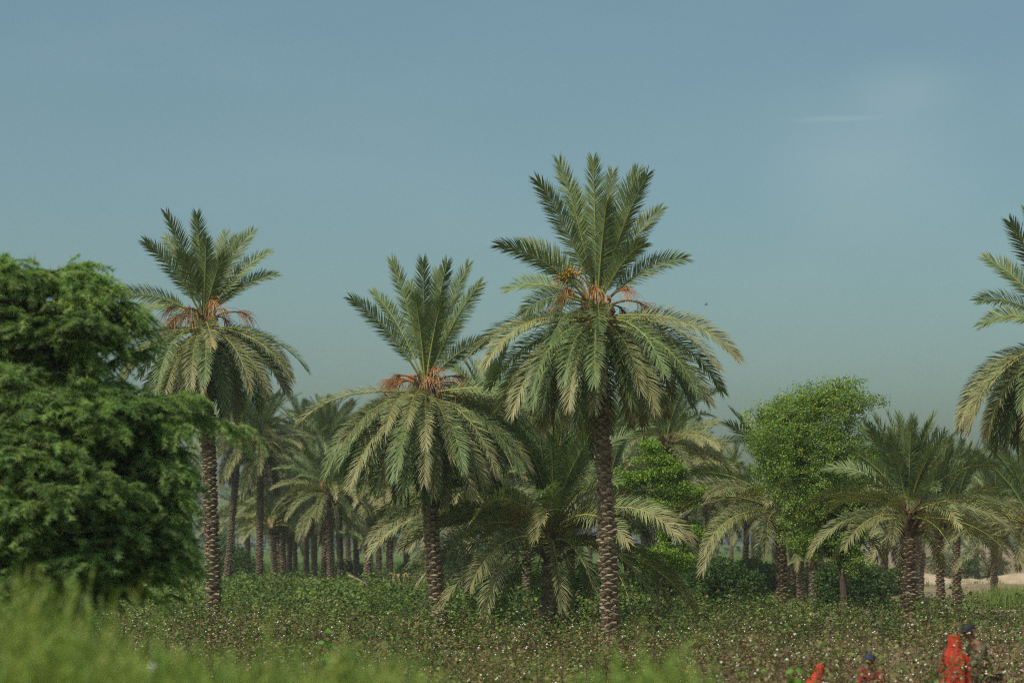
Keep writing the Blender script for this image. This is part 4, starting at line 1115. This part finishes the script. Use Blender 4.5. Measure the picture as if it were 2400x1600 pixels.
# ------------------------------------------------------------------ cotton field: one uncountable crop
def cotton():
    rs = np.random.default_rng(808)
    mb = MB()
    M_COT = leaf_mat('cotton_leaf', 0.6, 0.22, 0.25, vary=0.0)
    M_BOLL = noise_mat('cotton_lint', (0.70, 0.68, 0.62), (0.82, 0.80, 0.75), 60, 0.95, 0.3)
    M_STEM = noise_mat('cotton_stem', (0.10, 0.065, 0.04), (0.19, 0.125, 0.075), 12, 0.9, 0.2)
    def dry(x, y):
        """share of browned, opened plants: the near part of the field has ripened"""
        wob = 0.16 * np.sin(x * 0.55 + 1.0) * np.sin(y * 0.31) + 0.14 * np.sin(x * 0.23 - y * 0.17) + 0.10 * np.sin(x * 1.7 + y * 0.8)
        near = 1 - smoothstep(38, 64, y + 0 * x)
        right = smoothstep(8, 16, x - 0.12 * y) * 0.25
        return np.clip(near * 1.02 + right + wob - 0.02, 0.02, 0.92)
    leafC = np.array([(0.075, 0.12, 0.025), (0.098, 0.15, 0.03), (0.125, 0.175, 0.036), (0.06, 0.095, 0.023), (0.155, 0.19, 0.048)])
    dryC = np.array([(0.20, 0.12, 0.06), (0.15, 0.085, 0.048), (0.25, 0.155, 0.078), (0.18, 0.15, 0.055), (0.11, 0.068, 0.042)])
    for (y0, y1, dens, M, lsz, shape) in [(19.5, 42, 2.1, 165, 0.049, 'lobed'), (42, 66, 1.7, 96, 0.058, 'lobed'), (66, 118, 1.3, 68, 0.098, 'kite')]:
        n = int((y1 - y0) * (y1 * 0.62 + 6) * dens)
        y = rs.uniform(y0, y1, n); x = rs.uniform(-1, 1, n) * (y1 * 0.31 + 3)
        if y0 < 30:         # the pickers stand waist deep: plants close in front of each of them
            for (tx, ty) in PEOPLE[1:]:
                x = np.concatenate([x, tx + rs.uniform(-0.6, 0.6, 9)]); y = np.concatenate([y, ty - rs.uniform(0.45, 1.9, 9)])
            n = len(x)
        # sandy ground behind the field on the right, nearer edge there
        edge = np.where(x > 0.095 * y, 69.0 + 1.5 * np.sin(x), 118.0)
        ok = (y < edge) & (np.abs(x) < 0.285 * y + 3)
        for (tx, ty) in TRUNKS: ok &= (x - tx) ** 2 + (y - ty) ** 2 > 0.32 ** 2
        for (tx, ty) in PEOPLE: ok &= ((x - tx) ** 2 + (y - ty) ** 2 > 0.26 ** 2)
        ok &= rs.random(n) < 0.66 + 0.34 * np.sin(x * 0.9 + 0.35 * y) * np.sin(y * 0.5 - x * 0.3)
        x, y = x[ok], y[ok]; n = len(x)
        z0 = ground_z(x, y)
        h = 1.06 + 0.12 * np.sin(x * 0.37 + y * 0.2) + 0.24 * np.sin(x * 2.1 + 0.6 * y) * np.sin(y * 0.9 - 0.5 * x) + rs.normal(0, 0.2, n); h = np.clip(h, 0.5, 1.5)
        wd = h * rs.uniform(0.34, 0.56, n)
        dr = dry(x, y)
        for q, (tx, ty) in enumerate(PEOPLE):
            h[(np.abs(x - tx) < 0.7) & (y < ty) & (y > ty - 3.0) & (rs.random(n) < (0.3, 0.9, 0.9, 0.9)[q])] *= (1.22, 1.32, 1.32, 1.40)[q]
        vig = (rs.random(n) < 0.06) & (y < 70)
        dr[vig] *= 0.1; h[vig] *= 1.12
        # leaves
        cnt = M
        u = rs.uniform(0, 1, (n, cnt)); a = rs.uniform(0, 2 * math.pi, (n, cnt)); q = rs.uniform(0.1, 1, (n, cnt)) ** 0.45
        zz = 0.12 + 0.88 * u ** 0.75
        rad = wd[:, None] * q * np.sqrt(np.clip(1.15 - (zz - 0.35) ** 2 * 1.7, 0.1, 1.2))
        ctr = np.stack([x[:, None] + np.cos(a) * rad, y[:, None] + np.sin(a) * rad, z0[:, None] + zz * h[:, None]], -1)
        isdry = rs.random((n, cnt)) < (dr[:, None] * (1.15 - 0.35 * zz))
        drop = rs.random((n, cnt)) < dr[:, None] * 0.25
        keep = ~drop
        pcol = leafC[rs.integers(5, size=n)]
        col = pcol[:, None] * rs.uniform(0.7, 1.35, (n, cnt, 1))
        col[isdry] = dryC[rs.integers(5, size=isdry.sum())] * rs.uniform(0.7, 1.35, (isdry.sum(), 1))
        sz = lsz * rs.uniform(0.65, 1.3, (n, cnt)); sz[isdry] *= 0.72
        outv = np.stack([np.cos(a), np.sin(a), 0.15 - 0.5 * rs.random(a.shape)], -1)
        c_, o_, s_, k_ = ctr[keep], norm(outv[keep] + rs.normal(0, 0.35, (keep.sum(), 3))), sz[keep], col[keep]
        nm = norm(np.array([0, 0, 1.0]) + rs.normal(0, 0.5, c_.shape)); sd = norm(np.cross(nm, o_)); m_ = len(c_); s1 = s_[:, None]
        if shape == 'lobed':
            V = np.stack([c_ - o_ * s1 * 0.6, c_ - o_ * s1 * 0.1 + sd * s1 * 0.75, c_ + o_ * s1 * 0.25 + sd * s1 * 0.28, c_ + o_ * s1 * 0.85, c_ + o_ * s1 * 0.25 - sd * s1 * 0.28, c_ - o_ * s1 * 0.1 - sd * s1 * 0.75], 1)
            b = np.arange(m_)[:, None] * 6
            mb.add(V.reshape(-1, 3), [b + np.array([[0, 1, 2, 3]]), b + np.array([[0, 3, 4, 5]])], np.repeat(k_, 6, 0))
        else:
            V = np.stack([c_ - o_ * s1 * 0.6, c_ + sd * s1 * 0.6, c_ + o_ * s1 * 0.7, c_ - sd * s1 * 0.6], 1)
            mb.add(V.reshape(-1, 3), np.arange(m_)[:, None] * 4 + np.array([[0, 1, 2, 3]]), np.repeat(k_, 4, 0))
        # stems
        if y0 < 60:
            nb = 5
            a = rs.uniform(0, 6.28, (n, nb)); f = rs.uniform(0.2, 0.75, (n, nb)); f[:, 0] = 0
            p0 = np.stack([x[:, None] + 0 * a, y[:, None] + 0 * a, z0[:, None] + f * h[:, None] - 0.02], -1)
            ln = wd[:, None] * rs.uniform(0.6, 1.1, (n, nb))
            p1 = p0 + np.stack([np.cos(a) * ln, np.sin(a) * ln, ln * 0.9], -1)
            p1[:, 0] = np.stack([x + rs.normal(0, .05, n), y, z0 + h * 1.02], -1)
            p0 = p0.reshape(-1, 3); p1 = p1.reshape(-1, 3)
            wv = np.stack([np.full(len(p0), 0.006), np.full(len(p0), 0.004), 0 * p0[:, 0]], -1)
            V = np.stack([p0 - wv, p0 + wv, p1 + wv * 0.5, p1 - wv * 0.5], 1).reshape(-1, 3)
            mb.add(V, np.arange(len(p0))[:, None] * 4 + np.array([[0, 1, 2, 3]]), mat=2)
        # open bolls (white lint) and dry husks
        nbl = rs.poisson(np.clip(11.0 * (dr - 0.15), 0.12, 9.0) * (1.0 if y0 < 40 else 0.75))
        idx = np.repeat(np.arange(n), nbl); m_ = len(idx)
        if m_:
            a = rs.uniform(0, 6.28, m_); zz = rs.uniform(0.35, 1.05, m_); rad = wd[idx] * rs.uniform(0.4, 1.15, m_)
            c_ = np.stack([x[idx] + np.cos(a) * rad, y[idx] + np.sin(a) * rad, z0[idx] + zz * h[idx]], -1)
            O = np.array([[1, 0, .1], [0.3, .95, -.1], [-.8, .6, .15], [-.8, -.6, -.1], [.3, -.95, .1], [0, 0, 1.0], [0, 0, -1.0]])
            T3 = np.array([[0, 1, 5], [1, 2, 5], [2, 3, 5], [3, 4, 5], [4, 0, 5], [1, 0, 6], [2, 1, 6], [3, 2, 6], [4, 3, 6], [0, 4, 6]])
            r_ = rs.uniform(0.010, 0.021, m_)[:, None, None] * rs.uniform(0.75, 1.25, (m_, 7, 3))
            V = c_[:, None] + O[None] * r_
            white = rs.random(m_) < 0.5
            for msk, mt in ((white, 1), (~white, 2)):
                mm = msk.sum()
                if mm: mb.add((V[msk] if mt == 1 else c_[msk][:, None] + (V[msk] - c_[msk][:, None]) * 0.8).reshape(-1, 3), (np.arange(mm)[:, None, None] * 7 + T3[None]).reshape(-1, 3), mat=mt)
    o = link('cotton_crop', mb.mesh('cotton_crop', [M_COT, M_BOLL, M_STEM]))
    tag(o, 'cotton plants with white bolls and browning leaves covering the field', 'crop', kind='stuff')
cotton()

# ------------------------------------------------------------------ soft green weeds on the near bank
def weeds():
    rs = np.random.default_rng(61)
    def top_px(px):     # upper outline of the weeds in the photograph
        t = np.interp(px, [-300, 0, 130, 300, 420, 560, 700, 850, 980, 1120, 1320, 1420, 1500, 1590, 1680, 2600], [1370, 1395, 1392, 1455, 1478, 1496, 1520, 1550, 1592, 1660, 1660, 1560, 1525, 1555, 1650, 1700])
        return t
    n = 5200
    d = rs.uniform(7.2, 11.5, n); px = rs.uniform(-200, 1720, n)
    x = (px - 1200) / FPX * d
    ztop = CAM_H - (top_px(px) - HZ) / FPX * d
    z0 = ground_z(x, d)
    clump = 0.86 + 0.16 * np.sin(x * 3.1 + d * 1.7) * np.sin(x * 1.3 - d) + 0.08 * np.sin(x * 9.0 + d * 4)
    h = (ztop - z0) * rs.uniform(0.5, 1.06, n) ** 0.8 * clump
    tall = rs.random(n) < 0.04; h[tall] *= 1.12
    ok = (ztop - z0) > 0.25
    d, x, h, z0 = d[ok], x[ok], h[ok], z0[ok]; n = len(x)
    K = 40
    lean = rs.normal(0, 0.13, (n, 2))
    t = np.linspace(0.12, 1, K)[None] * np.ones((n, 1))
    ax = np.stack([x[:, None] + lean[:, :1] * t * h[:, None], d[:, None] + lean[:, 1:] * t * h[:, None], z0[:, None] + t * h[:, None]], -1)
    a = rs.uniform(0, 6.28, t.shape)
    dl = norm(np.stack([np.cos(a) * 0.7, np.sin(a) * 0.7, 0.75 + 0.3 * rs.random(a.shape)], -1))
    ln = (0.10 * (1.25 - 0.75 * t) * rs.uniform(0.6, 1.3, t.shape))
    c = (ax + dl * ln[..., None] * 0.5).reshape(-1, 3); dv = dl.reshape(-1, 3)
    sv = norm(np.cross(dv, rs.normal(0, 1, dv.shape))); lv = ln.reshape(-1, 1) * 0.5; wv = 0.0055
    wv = 0.0075
    V = np.stack([c - dv * lv + sv * wv, c - dv * lv - sv * wv, c + dv * lv], 1).reshape(-1, 3)
    cols = np.array([(0.18, 0.26, 0.048), (0.22, 0.30, 0.052), (0.14, 0.21, 0.04), (0.27, 0.31, 0.07)])
    grp = (np.sin(x * 2.3) + np.sin(x * 5.1 + d) + rs.normal(0, .6, n)) > 0.4
    pc = cols[np.where(grp, rs.integers(2, size=n) + 0, rs.integers(2, size=n) + 2)]
    col = np.repeat(pc, K, 0) * rs.uniform(0.75, 1.25, (n * K, 1))
    mb = MB(); mb.add(V, np.arange(len(c))[:, None] * 3 + np.array([[0, 1, 2]]), np.repeat(col, 3, 0))
    w_ = np.array([[0.004, 0, 0]]) * np.ones((n, 1))
    p0 = np.stack([x, d, z0 - .02], -1); p1 = ax[:, -1]
    mb.add(np.stack([p0 - w_, p0 + w_, p1 + w_ * .4, p1 - w_ * .4], 1).reshape(-1, 3), np.arange(n)[:, None] * 4 + np.array([[0, 1, 2, 3]]), np.repeat(pc * 0.8, 4, 0))
    tag(link('roadside_weeds', mb.mesh('roadside_weeds', [M_LEAF])), 'soft blurred green weeds on the near bank at lower left', 'weeds', kind='stuff')
    # bright weeds standing out in the field near the bottom edge on the right
    r2 = np.random.default_rng(62)
    for k, (px, py, dd, lab) in enumerate([(1880, 1575, 20.5, 'broad leaved green weed in front of the orange red headscarf'), (2190, 1585, 21.0, 'small green weed at the bottom edge left of the red shawl'), (770, 1500, 27.0, 'bright green sapling rising out of the blurred weeds')]):
        p = P(px, py, dd); base = np.array([p.x, dd, float(ground_z(p.x, dd))]); H = p.z - base[2] + 0.12
        root = thing('weed', lab, 'weed', base, 'single weeds in the cotton')
        m2 = MB(); V, F = tube(np.array([[0, 0, -.02], [.01, 0, H * .5], [0, 0, H]]), np.array([.008, .006, .003]), 5); m2.add(V, F)
        link('stem', m2.mesh('stem', [M_WOOD]), root)
        n2 = 70; zz = r2.uniform(0.25, 1, n2); aa = r2.uniform(0, 6.28, n2); rr = 0.22 * r2.uniform(0.2, 1, n2) * (1.2 - 0.6 * zz)
        cb = MB(); leaf_faces(np.stack([np.cos(aa) * rr, np.sin(aa) * rr, zz * H], -1), np.array([0, -.3, .9]), 0.10, 0.62, np.array([(0.11, 0.24, 0.025)]) * r2.uniform(.7, 1.2, (n2, 1)), r2, cb)
        link('leaves', cb.mesh('leaves', [M_LEAF]), root)
weeds()

# ------------------------------------------------------------------ small things
def cotton_tuft():
    rs = np.random.default_rng(71)
    p = P(357, 1566, 9.2)
    V, F = [], []
    mb = MB()
    for k in range(5):
        c = rs.normal(0, 0.012, 3)
        V, F = tube(np.array([c + [-.016, 0, 0], c + [-.008, 0, .004], c + [.008, 0, .004], c + [.016, 0, 0]]), np.array([.004, .015, .016, .004]), 7); mb.add(V, F)
    o = link('cotton_tuft', mb.mesh('cotton_tuft', [noise_mat('white_lint', (.7, .7, .66), (.84, .84, .8), 60, .95, .3)], True)); o.location = p
    mb2 = MB(); g = float(ground_z(p.x, p.y)); V, F = tube(np.array([[0, 0, g - p.z - .02], [.02, 0, (g - p.z) * .5], [0, 0, -.01]]), np.array([.005, .004, .003]), 5); mb2.add(V, F)
    link('stalk', mb2.mesh('stalk', [M_WOOD]), o)
    tag(o, 'single white cotton tuft blurred among the near weeds', 'cotton')
cotton_tuft()

def fallen_fronds():
    rs = np.random.default_rng(72)
    d = 100.0
    p = P(835, 1358, d)
    mb = MB()
    pts = np.array([[-.42, 0, .22], [-.1, 0, .08], [.25, .05, -.08], [.5, .1, -.25], [1.0, .2, -p.z]])
    V, F = tube(pts, np.array([.10, .085, .07, .05, .03]), 6); mb.add(V, F, (0.34, 0.25, 0.15))
    o = link('cut_frond_butt', mb.mesh('cut_frond_butt', [M_STUB])); o.location = p
    tag(o, 'pale cut palm frond butt sticking out of the cotton', 'dead frond', 'cut fronds lying in the cotton')
    p = P(942, 1352, d)
    mb = MB()
    for k in range(9):
        a = rs.uniform(0, 6.28); r_ = rs.uniform(.3, .7)
        q = bez((0, 0, -p.z + 0.05) if k < 2 else (rs.normal(0, .2), 0, -.2), (math.cos(a) * r_, math.sin(a) * .4, .5), (math.cos(a) * r_ * 1.5, math.sin(a) * .5, rs.uniform(-.4, .15)), 7)
        V, F = tube(q, np.linspace(.05, .02, 7), 5); mb.add(V, F, np.array((0.31, 0.22, 0.12)) * rs.uniform(.7, 1.2))
    o = link('dry_frond_heap', mb.mesh('dry_frond_heap', [M_STUB])); o.location = p
    tag(o, 'tangle of tan dried frond ribs left of the middle palm trunk', 'dead frond', 'cut fronds lying in the cotton')
fallen_fronds()

def bird():
    p = P(1655, 714, 150.0)
    root = thing('bird', 'tiny dark bird flying right of the tallest palm', 'bird', p)
    dk = simple_mat('bird_feather', (0.05, 0.045, 0.045), 0.7)
    V, F = tube(np.array([[-.13, 0, 0], [-.09, 0, 0.005], [-.02, 0, 0], [.06, 0, .004], [.10, 0, .012], [.125, 0, .01]]), np.array([.004, .016, .03, .026, .017, .003]), 8)
    link('body', MB().add(V, F).mesh('body', [dk], True), root)
    for sy in (1, -1):
        V = np.array([[.05, sy * .015, .01], [-.03, sy * .015, .01], [.03, sy * .13, .045], [-.04, sy * .12, .04], [-.03, sy * .25, .035], [.05, sy * .015, .016], [-.03, sy * .015, .014], [.03, sy * .13, .05], [-.04, sy * .12, .043]])
        link('wing', MB().add(V, [np.array([[0, 1, 3, 2], [5, 7, 8, 6]]), np.array([[2, 3, 4], [7, 4, 8], [0, 2, 7], [1, 8, 3]])]).mesh('wing', [dk]), root)
    V = np.array([[-.10, -.012, .002], [-.10, .012, .002], [-.20, .03, .0], [-.20, -.03, .0], [-.10, 0, .012]])
    link('tail', MB().add(V, [np.array([[0, 1, 2, 3]]), np.array([[0, 4, 1], [1, 4, 2], [4, 3, 2], [0, 3, 4]])]).mesh('tail', [dk]), root)
    root.rotation_euler = (R(25), R(-5), R(195))
bird()

# ------------------------------------------------------------------ the air
def haze():
    lo, hi = np.array([-720, -60, -1.2]), np.array([720, 1420, 26.0])
    V = np.array([[lo[0], lo[1], lo[2]], [hi[0], lo[1], lo[2]], [hi[0], hi[1], lo[2]], [lo[0], hi[1], lo[2]], [lo[0], lo[1], hi[2]], [hi[0], lo[1], hi[2]], [hi[0], hi[1], hi[2]], [lo[0], hi[1], hi[2]]])
    F = np.array([[0, 3, 2, 1], [4, 5, 6, 7], [0, 1, 5, 4], [1, 2, 6, 5], [2, 3, 7, 6], [3, 0, 4, 7]])
    m, t, o = nodes('haze_air')
    v = t.nodes.new('ShaderNodeVolumePrincipled')
    v.inputs['Color'].default_value = (0.84, 0.89, 0.98, 1); v.inputs['Density'].default_value = 0.00035; v.inputs['Anisotropy'].default_value = 0.2
    t.links.new(v.outputs[0], o.inputs['Volume'])
    tag(link('haze', MB().add(V, F).mesh('haze', [m])), 'thin hazy air over the whole grove', None, kind='stuff')
haze()
